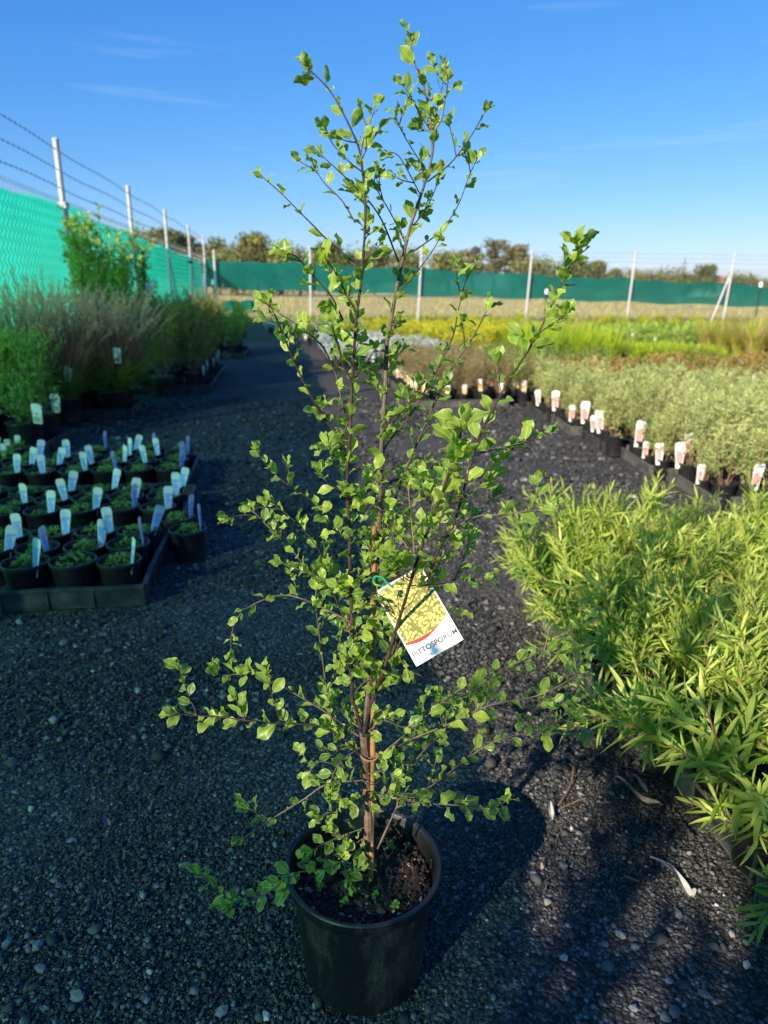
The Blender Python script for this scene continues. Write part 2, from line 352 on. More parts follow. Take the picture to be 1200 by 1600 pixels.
def catmull(pts, sub=4):
    P = [Vector(p) for p in pts]
    if len(P) < 3: return P
    P = [P[0] * 2 - P[1]] + P + [P[-1] * 2 - P[-2]]; out = []
    for i in range(1, len(P) - 2):
        a, b, c, d = P[i - 1:i + 3]
        for k in range(sub):
            t = k / sub
            out.append(0.5 * ((2 * b) + (c - a) * t + (2 * a - 5 * b + 4 * c - d) * t * t + (3 * b - a - 3 * c + d) * t ** 3))
    out.append(P[-2]); return out
def rdir(r, up=0.0):
    while True:
        v = Vector((r.uniform(-1, 1), r.uniform(-1, 1), r.uniform(-1, 1)))
        if 0.05 < v.length < 1: v.normalize(); v.z += up; return v.normalized()

# ------------------------------------------------------------------ setting
def sheet(name, corners, z, mat, nx=1, ny=1):
    mb = MB(); a, b, c, d = [Vector(p) for p in corners]
    for j in range(ny + 1):
        for i in range(nx + 1):
            u, v = i / nx, j / ny
            p = (a * (1 - u) + b * u) * (1 - v) + (d * (1 - u) + c * u) * v
            mb.add([(p.x, p.y, z)], [])
    for j in range(ny):
        for i in range(nx):
            k = j * (nx + 1) + i; mb.f.append((k, k + 1, k + nx + 2, k + nx + 1)); mb.m.append(0)
    o = link(name, mb.mesh(name, [mat], False)); o['kind'] = 'structure'; return o
FS = -2.36                      # the left fence's line across the site
FT = 23.8                       # the far fence's line along the site
sheet('field', [(-1200, -1200, 0), (1200, -1200, 0), (1200, 1200, 0), (-1200, 1200, 0)], -0.012, 'field', 8, 8)
sheet('gravel_yard', [st(FS - 0.25, -12), st(60, -12), st(60, FT + 0.3), st(FS - 0.25, FT + 0.3)], 0.0, 'yard', 4, 4)

# ------------------------------------------------------------------ fences
def chain_mesh(mb, length, z0, z1, pitch, rad, P):
    """woven wire: zigzag wires side by side; P(u, z, off) gives the point"""
    n = int(length / pitch); dz = pitch * 0.5; rows = int((z1 - z0) / dz)
    for i in range(n):
        u = i * pitch; vs = []; fs = []
        for k in range(rows + 1):
            off = pitch * 0.52 if k % 2 else 0.0
            p = P(u + off, z0 + k * dz, 0.004 if k % 2 else -0.004)
            a = P(u + off + rad, z0 + k * dz, 0); ax = (a - P(u + off, z0 + k * dz, 0)).normalized() * rad
            nrm = Vector((-ax.y, ax.x, 0))
            vs += [p + ax, p - ax * 0.5 + nrm * 0.87, p - ax * 0.5 - nrm * 0.87]
            if k:
                b = (k - 1) * 3
                fs += [(b + q, b + (q + 1) % 3, b + 3 + (q + 1) % 3, b + 3 + q) for q in range(3)]
        mb.add(vs, fs)

def post_mesh(h, r, lean=0.0):
    mb = MB(); mb.lathe([(r, 0), (r, h - 0.02), (r * 1.12, h - 0.02), (r * 1.12, h), (r * 0.5, h + 0.012)], 12, 0, True, True)
    return mb.mesh('post', ['steel'])

def build_fence(name, label, P, posts, hp, length, ztop, zbot, cloth, pitch, wire_r, z_mesh, wires, braces, post_r, sagseed, step=0.3):
    root = thing(name, label, 'fence', P(0, 0, 0))
    L = root.location
    pm = post_mesh(hp, post_r)
    for u, dh, ln in posts:
        o = link('post', pm, root, Matrix.Translation(P(u, 0, 0.05) - L) @ Matrix.Rotation(ln, 4, 'Y') @ Matrix.Diagonal((1, 1, 1 + dh / hp, 1)))
    for u, ub, zt in braces:
        mb = MB(); mb.tube([P(u, zt, 0.06) - L, P(ub, 0, 0.10) - L], post_r * 0.8, 8)
        mb.box(P(u, zt, 0.05) - L, (post_r * 3, post_r * 3, 0.06))
        link('brace', mb.mesh('brace', ['steel']), root)
    r = random.Random(sagseed)
    mb = MB(); nz_ = 8; nu = int(length / step); ph = [r.uniform(0, 6) for _ in range(6)]
    for i in range(nu + 1):
        u = i * step
        sag = 0.03 * math.sin(u * 1.73 + ph[0]) + 0.02 * math.sin(u * 4.1 + ph[1]) + 0.012 * math.sin(u * 9.7 + ph[4])
        for k in range(nz_ + 1):
            q = k / nz_; z = zbot(u) + (ztop(u) - zbot(u)) * q + sag * q + (0.03 * math.sin(u * 2.3 + ph[2]) * (1 - q))
            off = -0.03 - 0.012 * (1 + math.sin(u * 6.1 + ph[3] + 3 * q)) - 0.008 * math.sin(u * 17 + z * 9)
            mb.add([P(u, z, off) - L], [])
    for i in range(nu):
        for k in range(nz_):
            b = i * (nz_ + 1) + k; mb.f.append((b, b + nz_ + 1, b + nz_ + 2, b + 1)); mb.m.append(0)
    link('shade_cloth', mb.mesh('shade_cloth', [cloth]), root)
    mb = MB(); chain_mesh(mb, length, 0.03, z_mesh, pitch, wire_r, lambda u, z, o: P(u, z, o) - L)
    o = link('chain_link', mb.mesh('chain_link', ['wire'], False), root); o['kind'] = 'stuff'
    for z in wires:
        mb = MB(); N = int(length / 0.6)
        mb.tube([P(i * 0.6, z + 0.012 * math.sin(i * 1.1 + z), 0.05) - L for i in range(N + 1)], 0.0028, 4, 0, False)
        nb = int(length / 0.13)
        for i in range(nb):
            u = i * 0.13; zz = z + 0.012 * math.sin(u / 0.6 * 1.1 + z); c = P(u, zz, 0.05) - L
            for a in (0.8, -0.7):
                d = (P(u + 0.01, zz, 0.05) - P(u, zz, 0.05)).normalized() * math.cos(a) * 0.016 + Vector((0, 0, math.sin(a) * 0.018))
                mb.tube([c - d, c + d], 0.0022, 3, 0, False)
        link('barbed_wire', mb.mesh('barbed_wire', ['barb'], False), root)
    return root

T0 = -9.0
def PL(u, z, off): return st(FS + off, T0 + u, z)
HL = 2.6
def lt_top(u):
    t = T0 + u
    return 1.98 if t < 9 else 1.98 - (t - 9) * 0.012
left_posts = [(t - T0, 0, 0.0) for t in (-6.2, -2.5, 1.2, 4.95, 8.75, 12.5, 16.2, 20.1, 23.8)]
build_fence('chain_link_fence', 'tall galvanised fence with bright green shade cloth along the side of the yard', PL, left_posts, HL, FT - T0,
            lt_top, lambda u: 0.06, 'cloth', 0.10, 0.0040, 2.07, (2.12, 2.30, 2.50), [(8.75 - T0, 10.1 - T0, 1.95), (16.2 - T0, 17.6 - T0, 1.7), (20.1 - T0, 18.7 - T0, 1.7), (20.1 - T0, 21.4 - T0, 1.7), (23.8 - T0, 22.5 - T0, 1.6)], 0.031, 4)
# the far fence runs across the end of the yard
def PF(u, z, off): return st(FS + u, FT - off, z)
far_px = [(486, 512, 393), (653, 510, 400), (820, 512, 395), (977, 506, 402), (1128, 514, 410)]
fposts = [(0.35, -0.15, 0.0)]
for px, pb, pt in far_px:
    best = min((abs(proj(PF(u / 50, 0, 0))[0] - px), u / 50) for u in range(0, 1200))[1]
    fposts.append((best, 0.0, 0.03 if px > 600 else 0.01))
fposts += [(20.6, 0, 0.02), (24.0, 0, 0.02)]
yf = PF(fposts[2][0], 0, 0).y
def zpx(u, py):
    p = PF(u, 0, 0); x = proj(p)[0]
    return at_y(x, py, p.y).z
def far_z(u, ya, yb):
    p = PF(u, 0, 0); x = min(proj(p)[0], 1500); return at_y(x, ya + (yb - ya) * (x - 330) / 870, p.y).z
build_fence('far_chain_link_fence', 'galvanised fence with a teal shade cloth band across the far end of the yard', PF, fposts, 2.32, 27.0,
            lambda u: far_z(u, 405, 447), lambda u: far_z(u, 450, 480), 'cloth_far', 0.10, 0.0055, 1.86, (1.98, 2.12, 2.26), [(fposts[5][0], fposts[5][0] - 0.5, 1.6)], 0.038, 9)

# ------------------------------------------------------------------ far trees, house, pylon
def tree_mesh(seed, h, wd, kind):
    r = random.Random(seed); tr = MB(); cr_ = MB()
    th = h * (0.30 if kind == 'round' else 0.5)
    tr.tube([(0, 0, -0.3), (0.1, 0, th * 0.5), (r.uniform(-.3, .3), 0, th), (r.uniform(-.5, .5), 0.2, h * 0.8)], [h * 0.035, h * 0.028, h * 0.022, h * 0.006], 7)
    blobs = []
    nb = {'round': 22, 'gum': 14, 'low': 18}[kind]
    for i in range(nb):
        a = r.uniform(0, 2 * PI)
        if kind == 'round': rr = wd * 0.36 * math.sqrt(r.random()); z = h * r.uniform(0.30, 0.84); q = h * r.uniform(0.14, 0.22) * (1 - 0.25 * abs(z / h - .5)); rr *= (1.25 - z / h) * 1.15
        elif kind == 'gum': rr = wd * 0.40 * math.sqrt(r.random()); z = h * r.uniform(0.42, 0.92); q = h * r.uniform(0.07, 0.13)
        else: rr = wd * 0.42 * math.sqrt(r.random()); z = h * r.uniform(0.2, 0.7); q = h * r.uniform(0.22, 0.36)
        c = Vector((rr * math.cos(a), rr * math.sin(a), z)); blobs.append((c, q))
        tr.tube([(0, 0, min(th, z * 0.7)), c * 0.55 + Vector((0, 0, z * 0.42)), c], [h * 0.012, h * 0.008, h * 0.003], 5)
    for c, q in blobs:
        nl = int({'round': 230, 'gum': 150, 'low': 230}[kind]); tone = r.uniform(0.1, 0.9)
        for _ in range(nl):
            d = rdir(r); rad = q * (r.random() ** 0.4) * r.uniform(0.8, 1.2)
            p = c + Vector((d.x * rad * 1.25, d.y * rad * 1.25, d.z * rad * 0.85))
            if p.z < 0.1: continue
            s = h * r.uniform(0.016, 0.036); x = rdir(r); n_ = (d + rdir(r) * 0.7).normalized(); y = x.cross(n_)
            if y.length < .1: continue
            y = y.normalized() * s * 0.7; x = x * s
            cr_.add([p - x, p - y * 0.8, p + x, p + y], [(0, 1, 2, 3)], 0, None, min(1, max(0, tone + r.uniform(-.25, .25))))
    return tr.mesh('trunk', ['treebark']), cr_.mesh('crown', ['gum' if kind == 'gum' else 'tree'], False)
TREES = [  # px centre, px top, px width, kind, distance, label
    (236, 362, 34, 'round', 88, 'small round olive tree beyond the fence, first tree from the side fence'),
    (266, 356, 56, 'round', 92, 'wide olive tree beyond the fence, seen between two leaning fence posts'),
    (308, 366, 36, 'gum', 98, 'open gum tree showing sky gaps, seen behind the corner fence posts'),
    (341, 370, 38, 'round', 90, 'dark rounded tree rising just beside the corner post of the fences'),
    (368, 390, 22, 'low', 84, 'small pale bush between the dark corner tree and the big round tree'),
    (402, 369, 54, 'round', 88, 'big golden olive round tree, tallest beyond the corner of the yard'),
    (438, 391, 34, 'low', 88, 'low dark tree tucked against the big golden round tree'),
    (468, 396, 34, 'low', 88, 'low olive tree behind the first post of the far fence'),
    (512, 382, 58, 'round', 90, 'rounded olive tree seen behind the thin left stems of the potted pittosporum'),
    (548, 398, 34, 'low', 90, 'low shrubby tree behind the main leader of the potted pittosporum'),
    (584, 388, 52, 'round', 90, 'rounded brown olive tree between the two main stems of the pittosporum'),
    (632, 398, 40, 'low', 90, 'low tree beyond the second post of the far fence'),
    (700, 393, 76, 'round', 86, 'broad dense dark tree at the middle of the far fence'),
    (737, 384, 34, 'gum', 102, 'thin pale gum tree standing against the broad dense dark tree'),
    (770, 377, 40, 'gum', 100, 'tallest slender gum tree above the teal cloth band'),
    (802, 385, 32, 'gum', 106, 'wispy grey gum tree just beside the middle fence post'),
    (824, 404, 34, 'low', 92, 'low brown tree directly behind the middle fence post'),
    (850, 409, 34, 'low', 92, 'low dark tree between the middle post and the bright leafy shoot'),
    (896, 398, 60, 'round', 92, 'round grey olive tree behind the tip of the leafy side shoot'),
    (931, 410, 26, 'round', 92, 'small dark round tree at the end of the middle tree row'),
    (961, 421, 18, 'round', 104, 'tiny round tree beside the post with the long gap of sky'),
    (992, 425, 50, 'low', 104, 'long low hedge-like tree behind the tall leaning fence post'),
    (1039, 424, 50, 'low', 104, 'low golden tree in front of the distant steel pylon'),
    (1074, 430, 24, 'low', 104, 'lowest bush between the pylon and the tree beside the house'),
    (1101, 415, 58, 'round', 100, 'dome-shaped olive tree beside the terracotta roofed house'),
    (1159, 428, 46, 'low', 100, 'low spreading tree past the house and the double fence post'),
    (1195, 437, 44, 'low', 100, 'low dark tree at the end of the tree line near the post light')]
for i, (px, pt, pw, kind, dist, lab) in enumerate(TREES):
    d = ray(px, 440); base = Vector((d.x, d.y, 0)) * (dist / d.y)
    h = at_y(px, pt, base.y).z * {'round': 1.10, 'gum': 1.06, 'low': 1.30}[kind]; wd = pw / F * dist * {'round': 1.15, 'gum': 1.1, 'low': 1.2}[kind]
    tm, cm = tree_mesh(100 + i, max(h, 1.2), wd, kind)
    r_ = thing('gum_tree' if kind == 'gum' else ('round_tree' if kind == 'round' else 'low_tree'), lab, 'tree', base, 0, 'trees beyond the far fence')
    link('trunk', tm, r_); link('crown', cm, r_)
def far_point(px, dist):
    d = ray(px, 440); return Vector((d.x, d.y, 0)) * (dist / d.y)
hp_ = far_point(1112, 118)
hs = thing('house', 'distant pale house with a terracotta tiled roof among the trees', 'house', hp_, 0.3)
mb = MB(); mb.box((0, 0, 1.1), (5.2, 5, 2.2)); link('wall', mb.mesh('wall', ['white'], False), hs)
MT['roof'] = plain('terracotta_roof', (0.42, 0.20, 0.12), 0.8, scale=3)
mb = MB(); mb.add([(-3, -2.9, 2.2), (3, -2.9, 2.2), (3, 2.9, 2.2), (-3, 2.9, 2.2), (-1.4, 0, 3.3), (1.4, 0, 3.3)], [(0, 1, 5, 4), (1, 2, 5), (2, 3, 4, 5), (3, 0, 4), (0, 3, 2, 1)]); link('roof', mb.mesh('roof', ['roof'], False), hs)
MT['pane'] = plain('dark_glass', (0.05, 0.06, 0.07), 0.1)
for x in (-1.5, 1.4):
    mb = MB(); mb.box((x, -2.53, 1.2), (0.9, 0.06, 1.0)); link('window', mb.mesh('window', ['pane'], False), hs)
pp = far_point(1066, 420)
py_ = thing('pylon', 'faint steel lattice pylon far behind the low golden tree', 'pylon', pp)
mb = MB(); H = at_y(1066, 403, pp.y).z; wb = 1.6
for sx in (-1, 1):
    for sy in (-1, 1): mb.tube([(sx * wb, sy * wb, 0), (sx * 0.5, sy * 0.5, H * 0.7), (sx * 0.1, sy * 0.1, H)], 0.12, 4)
for k in range(8):
    z0 = H * 0.7 * k / 8; z1 = H * 0.7 * (k + 1) / 8; a = wb - (wb - .5) * k / 8; b = wb - (wb - .5) * (k + 1) / 8
    mb.tube([(-a, -a, z0), (b, -b, z1)], 0.07, 3); mb.tube([(a, -a, z0), (-b, -b, z1)], 0.07, 3); mb.tube([(-a, a, z0), (b, b, z1)], 0.07, 3)
link('lattice', mb.mesh('lattice', ['wire'], False), py_)
for z, l in ((0.72, 2.6), (0.84, 2.2)):
    mb = MB(); mb.tube([(-l, 0, H * z), (l, 0, H * z)], 0.12, 4); mb.tube([(-l, 0, H * z), (0, 0, H * (z + .07)), (l, 0, H * z)], 0.07, 3); link('cross_arm', mb.mesh('cross_arm', ['wire'], False), py_)

# two rounded green covers beyond the fence
for px, pw, lab in ((359, 26, 'rounded dark green cloth cover beyond the fence, nearer the corner post'), (388, 29, 'rounded dark green cloth cover beyond the fence, farther from the corner post')):
    g = ground_at(px, 488); wd = pw / F * g.y * 0.98 / 2; hh = at_y(px, 469, g.y).z
    mb = MB(); N = 14; vs = []
    for k in range(7):
        q = k / 6
        for i in range(N + 1):
            a = PI * i / N; e = 1 - 0.25 * (2 * q - 1) ** 4
            vs.append((-wd * math.copysign(abs(math.cos(a)) ** 0.6, math.cos(a)) * e, (q - 0.5) * 1.2, hh * math.sin(a) ** 0.75 * e))
    fs = [(k * (N + 1) + i, k * (N + 1) + i + 1, (k + 1) * (N + 1) + i + 1, (k + 1) * (N + 1) + i) for k in range(6) for i in range(N)]
    fs += [tuple(range(N + 1)), tuple(6 * (N + 1) + i for i in range(N + 1))[::-1]]
    mb.add(vs, fs)
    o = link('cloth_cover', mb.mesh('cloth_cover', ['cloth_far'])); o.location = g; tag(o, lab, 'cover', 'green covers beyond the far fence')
# post lights near the far fence
def post_light(px, pt, t_, lab):
    p = None
    for k in range(2000):
        s = k * 0.015 - 2; q = st(s, t_)
        if proj(q)[0] > px - 2: p = q; break
    h = at_y(px, pt, p.y).z
    root = thing('post_light', lab, 'post light', p, 0, 'post lights by the far fence')
    mb = MB(); mb.lathe([(0.035, 0), (0.03, 0.03), (0.022, 0.05), (0.022, h - 0.16), (0.034, h - 0.15)], 10, 0, True, True); link('post', mb.mesh('post', ['pot']), root)
    mb = MB(); mb.lathe([(0.030, h - 0.15), (0.05, h - 0.14), (0.055, h - 0.05), (0.04, h), (0.015, h + 0.01)], 12, 0, True, True); link('lamp_head', mb.mesh('lamp_head', ['white']), root)
post_light(1180, 441, 21.0, 'black post light with a white head at the end of the fence')
post_light(852, 452, 22.6, 'black post light with a small white head behind the leafy side shoot')
post_light(330, 437, 22.8, 'short post light with a white head at the fence corner')

# weeds under the far fence, dry grass beyond
def blade(mb, p, d, l, w_, bend, var, mi=0, seg=3):
    d = Vector(d).normalized(); side = d.cross(Vector((0, 0, 1)))
    if side.length < 0.05: side = Vector((1, 0, 0))
    side = side.normalized(); out = Vector((d.x, d.y, 0)); vs = []
    for k in range(seg + 1):
        q = k / seg; c = Vector(p) + d * l * q + out * bend * l * q * q - Vector((0, 0, 1)) * bend * l * q * q * 0.8
        ww = w_ * (1 - q ** 2.2) * 0.5 + 0.0004
        vs += [c - side * ww, c + side * ww]
    mb.add(vs, [(2 * k, 2 * k + 1, 2 * k + 3, 2 * k + 2) for k in range(seg)], mi, None, var)
r = random.Random(5); mb = MB()
for i in range(9000):
    s = r.uniform(FS + 0.1, 17); t = FT + r.choice((-1, 1, 1)) * abs(r.gauss(0, 1.2)) + 0.5
    p = st(s, t, -0.01); a = r.uniform(0, 2 * PI); tl = r.uniform(0.1, 0.5)
    blade(mb, p, (math.cos(a) * tl, math.sin(a) * tl, 1), r.uniform(0.08, 0.34), r.uniform(0.01, 0.022), r.uniform(0.1, 0.6), r.random(), 0, 2)
tag(link('grass', mb.mesh('grass', ['weed'], False)), None, None, None, 'stuff')
mb = MB()
for i in range(14000):
    t = FT + 2.5 + 38 * r.random() ** 1.6; s = r.uniform(-0.42 * t, 0.72 * t); p = st(s, t, -0.02); a = r.uniform(0, 2 * PI); tl = r.uniform(0.1, 0.6); k = 1 + (t - FT) * 0.03
    blade(mb, p, (math.cos(a) * tl, math.sin(a) * tl, 1), r.uniform(0.12, 0.32) * k, r.uniform(0.014, 0.03) * k, r.uniform(0.1, 0.6), r.random(), 0, 2)
tag(link('dry_grass', mb.mesh('dry_grass', ['hay'], False)), None, None, None, 'stuff')

# ------------------------------------------------------------------ nursery hardware
def pot_meshes(rt, rb, h, soil_z, mat='pot', segs=28, rim=0.012, lip=0.006):
    mb = MB()
    mb.lathe([(rb * 0.96, 0.004), (rb, 0.0), (rb, 0.012), (rt - lip - 0.002, h - rim - 0.004), (rt - lip, h - rim), (rt, h - rim), (rt, h - 0.002), (rt - 0.002, h),
              (rt - lip, h), (rt - lip - 0.003, h - rim), (rt * 0.93 - lip, soil_z - 0.01)], segs, 0, True, False)
    pm = mb.mesh('pot', [mat])
    mb = MB(); r = random.Random(int(h * 1000)); rs = rt * 0.95 - lip; K = 9; vs = [(0, 0, soil_z)]
    for k in range(1, K + 1):
        for i in range(20):
            a = 2 * PI * i / 20; q = rs * k / K; vs.append((q * math.cos(a), q * math.sin(a), soil_z + r.uniform(-0.004, 0.004)))
    fs = [(0, 1 + i, 1 + (i + 1) % 20) for i in range(20)]
    for k in range(K - 1):
        for i in range(20): a = 1 + k * 20 + i; b = 1 + k * 20 + (i + 1) % 20; fs.append((a, a + 20, b + 20, b))
    mb.add(vs, fs); return pm, mb.mesh('soil', ['soil'], False)

def tray(name, label, s0, s1, t0, t1, h, mat, group, rz=0.0, posts=True):
    """shallow nursery tray: floor, four walls with a lip, corner posts"""
    cx, ct = (s0 + s1) / 2, (t0 + t1) / 2; W, D = s1 - s0, t1 - t0
    root = thing(name, label, 'tray', st(cx, ct, 0.004), AL + rz, group)
    mb = MB(); mb.box((0, 0, 0.008), (W - 0.01, D - 0.01, 0.006))
    for k in range(int(W / 0.09)): mb.box((-W / 2 + 0.05 + k * 0.09, 0, 0.014), (0.012, D - 0.03, 0.005))
    link('base', mb.mesh('base', [mat], False), root)
    def wall(L):
        mb = MB()
        pr = [(0.000, 0.0), (-0.006, h - 0.012), (-0.013, h - 0.011), (-0.013, h), (0.004, h), (0.006, 0.0)]   # y, z of the wall's section
        n = max(2, int(L / 0.12)); vs = []
        for i in range(n + 1):
            x = -L / 2 + L * i / n; wob = 0.003 * math.sin(i * 1.7 + L * 9)
            vs += [(x, y + wob * (z / h), z + 0.0015 * math.sin(i * 2.1)) for y, z in pr]
        P = len(pr); fs = [(i * P + k, i * P + (k + 1) % P, (i + 1) * P + (k + 1) % P, (i + 1) * P + k) for i in range(n) for k in range(P)]
        fs += [tuple(range(P))[::-1], tuple(n * P + k for k in range(P))]
        mb.add(vs, fs)
        for i in range(1, int(L / 0.16)): mb.box((-L / 2 + i * 0.16, -0.006, h * 0.45), (0.008, 0.008, h * 0.8))
        return mb.mesh('wall', [mat], False)
    wa, wb_ = wall(W - 0.004), wall(D - 0.03)
    link('wall', wa, root, T(0, -D / 2 + 0.008, 0)); link('wall', wa, root, T(0, D / 2 - 0.008, 0) @ Matrix.Rotation(PI, 4, 'Z'))
    link('wall', wb_, root, T(-W / 2 + 0.008, 0, 0) @ Matrix.Rotation(-PI / 2, 4, 'Z')); link('wall', wb_, root, T(W / 2 - 0.008, 0, 0) @ Matrix.Rotation(PI / 2, 4, 'Z'))
    return root

def tag_meshes(wt, wb, h, print_m, pz0=0.30, pz1=0.82, front=1):
    """plastic push-in label: tapering card with rounded top corners, printed panel on its face; base at the origin, face towards -Y"""
    prof = [(-wb / 2, 0), (wb / 2, 0), (wb * 0.55, h * 0.25), (wt / 2, h * 0.88), (wt * 0.42, h * 0.97), (wt * 0.25, h), (-wt * 0.25, h), (-wt * 0.42, h * 0.97), (-wt / 2, h * 0.88), (-wb * 0.55, h * 0.25)]
    mb = MB(); n = len(prof); cv = lambda z: 0.006 * (z / h) ** 2
    mb.add([(x, -0.0004 - cv(z), z) for x, z in prof] + [(x, 0.0004 - cv(z), z) for x, z in prof], [tuple(range(n)), tuple(range(2 * n - 1, n - 1, -1))] + [(i, n + i, n + (i + 1) % n, (i + 1) % n) for i in range(n)])
    card = mb.mesh('plant_label', ['white'], False)
    mb = MB(); K = 5; vs = []
    for k in range(K + 1):
        z = h * (pz0 + (pz1 - pz0) * k / K); q = (z / h - 0.25) / 0.63; ww = (wb * 1.1 + (wt - wb * 1.1) * q) / 2 * 0.78
        vs += [(-ww, -0.0012 - cv(z), z), (ww, -0.0012 - cv(z), z)]
    mb.add(vs, [(2 * k, 2 * k + 1, 2 * k + 3, 2 * k + 2) for k in range(K)])
    return card, mb.mesh('print', [print_m], False)
def label_spec(tm, x, y, z, yaw, lean, tilt):
    M = T(x, y, z) @ Matrix.Rotation(yaw, 4, 'Z') @ Matrix.Rotation(lean, 4, 'Y') @ Matrix.Rotation(tilt, 4, 'X')
    return ('plant_label', tm[0], M, [('print', tm[1], None)])

# ------------------------------------------------------------------ plant shapes
def leaf_quad(mb, p, d, nrm, l, w_, mi=1, var=0.5, fold=0.15):
    """cheap pointed leaf: 6 vertices, 4 triangles"""
    M = frame(p, d, nrm)
    mb.add([(0, 0, 0), (-w_ / 2, l * 0.45, fold * w_), (0, l * 0.45, 0), (w_ / 2, l * 0.45, fold * w_), (0, l, -fold * w_ * 0.6)], [(0, 2, 1), (0, 3, 2), (1, 2, 4), (2, 3, 4)], mi, None, var, M)
def bush_mesh(seed, h, rad, stems, twigs, lpt, ll, lw, mats, z0=0.0, upright=0.6, stem_r=0.0022, tip_var=True, tl=0.1, curve=0.3):
    r = random.Random(seed); mb = MB()
    for i in range(stems):
        a = r.uniform(0, 2 * PI); tilt = (1 - upright) * r.uniform(0.2, 1.0)
        hh = h * r.uniform(0.72, 1.0); q = rad * math.sqrt(r.random()) * 0.9 + 0.01
        b = Vector((0.02 * math.cos(a), 0.02 * math.sin(a), z0)); e = Vector((q * math.cos(a), q * math.sin(a), z0 + hh))
        m_ = (b + e) / 2 + Vector((r.uniform(-1, 1), r.uniform(-1, 1), 0)) * rad * 0.2 + Vector((math.cos(a), math.sin(a), 0)) * rad * curve * 0.4
        pts = catmull([b, m_, e], 4); mb.tube(pts, [stem_r * (1 - 0.6 * k / len(pts)) for k in range(len(pts))], 4, 0, False)
        for j in range(twigs):
            f = 0.22 + 0.78 * (j + r.random()) / twigs; k = min(len(pts) - 2, int(f * (len(pts) - 1))); u = f * (len(pts) - 1) - k
            p = pts[k].lerp(pts[k + 1], min(1, max(0, u))); sd = (pts[k + 1] - pts[k]).normalized()
            d = (sd * r.uniform(0.5, 1.3) + rdir(r)).normalized(); L = tl * r.uniform(0.5, 1.15) * (1.15 - 0.5 * f)
            tip = p + d * L + Vector((0, 0, L * 0.2)); mb.tube([p, tip], [stem_r * 0.45, stem_r * 0.25], 3, 0, False)
            for g in range(lpt):
                x = (g + 0.6) / lpt; c = p.lerp(tip, x); ld = (d * 0.9 + rdir(r) * 0.95).normalized()
                leaf_quad(mb, c, ld, rdir(r, 0.6), ll * r.uniform(0.65, 1.2), lw * r.uniform(0.8, 1.2), 1, min(1, max(0, (0.15 + 0.6 * f * x if tip_var else 0.4) + r.uniform(-.2, .25))))
    return mb.mesh('foliage', mats, False)
def grass_mesh(seed, n, h, spread, wdt, bend, mats, z0=0.0, rbase=0.04, mi_mix=0.0):
    r = random.Random(seed); mb = MB()
    for i in range(n):
        a = r.uniform(0, 2 * PI); tl = spread * math.sqrt(r.random()); q = rbase * math.sqrt(r.random())
        blade(mb, (q * math.cos(a), q * math.sin(a), z0), (math.cos(a) * tl, math.sin(a) * tl, 1), h * r.uniform(0.55, 1.05), wdt * r.uniform(0.7, 1.2), bend * r.uniform(0.2, 1.2), r.random(), 1 if r.random() < mi_mix else 0, 5)
    return mb.mesh('foliage', mats, False)
def plume_mesh(seed, n, h, z0, L):
    r = random.Random(seed); mb = MB()
    for i in range(n):
        a = r.uniform(0, 2 * PI); tl = r.uniform(0.1, 0.62); hh = h * r.uniform(0.72, 1.05); d = Vector((math.cos(a) * tl, math.sin(a) * tl, 1)).normalized(); out = Vector((d.x, d.y, 0))
        bend = r.uniform(0.1, 0.45); P = lambda q: Vector((0, 0, z0)) + d * hh * q + out * bend * hh * q * q * 0.6 - Vector((0, 0, 1)) * bend * hh * q ** 3 * 0.45
        mb.tube([P(k / 6) for k in range(7)], 0.0013, 3, 0, False)
        tone = r.random()
        for k in range(60):
            q = 1 - L / hh * (k / 60); p = P(q); g = (P(min(1, q + 0.03)) - P(q - 0.02)).normalized(); dd = (g * 0.9 + rdir(r)).normalized()
            leaf_quad(mb, p, dd, rdir(r), r.uniform(0.016, 0.03), 0.0055, 1, min(1, max(0, tone + r.uniform(-.3, .3))))
    return mb.mesh('plume', ['stem_tan', 'plume'], False)

# ------------------------------------------------------------------ groundcover pots and trays, left of the path
r = random.Random(21)
def gcover_mesh(seed):
    r = random.Random(seed); mb = MB(); n = r.choice((260, 330, 400)); R = r.uniform(0.046, 0.066); hgt = r.uniform(0.010, 0.048)
    for i in range(n):
        q = R * math.sqrt(r.random()); a = r.uniform(0, 2 * PI)
        z = 0.116 + hgt * (1 - (q / R) ** 2) + r.uniform(-0.004, 0.008) + 0.006 * math.sin(q * 150 + a * 3)
        leaf_quad(mb, (q * math.cos(a), q * math.sin(a), z), (math.cos(a + r.uniform(-2, 2)), math.sin(a + r.uniform(-2, 2)), r.uniform(-.2, 1.0)), rdir(r, 1.0), r.uniform(0.007, 0.014), r.uniform(0.005, 0.008), 0, min(1, max(0, 0.3 + hgt * 10 * (1 - q / R) + r.uniform(-.3, .4))))
    return mb.mesh('groundcover', ['thyme'], False)
GC = [gcover_mesh(400 + k) for k in range(7)]
PA, SA_ = pot_meshes(0.083, 0.064, 0.145, 0.116)
PA2, _ = pot_meshes(0.083, 0.064, 0.145, 0.116, 'pot_dusty')
TB = tag_meshes(0.043, 0.024, 0.145, 'print_blue', 0.26, 0.76)
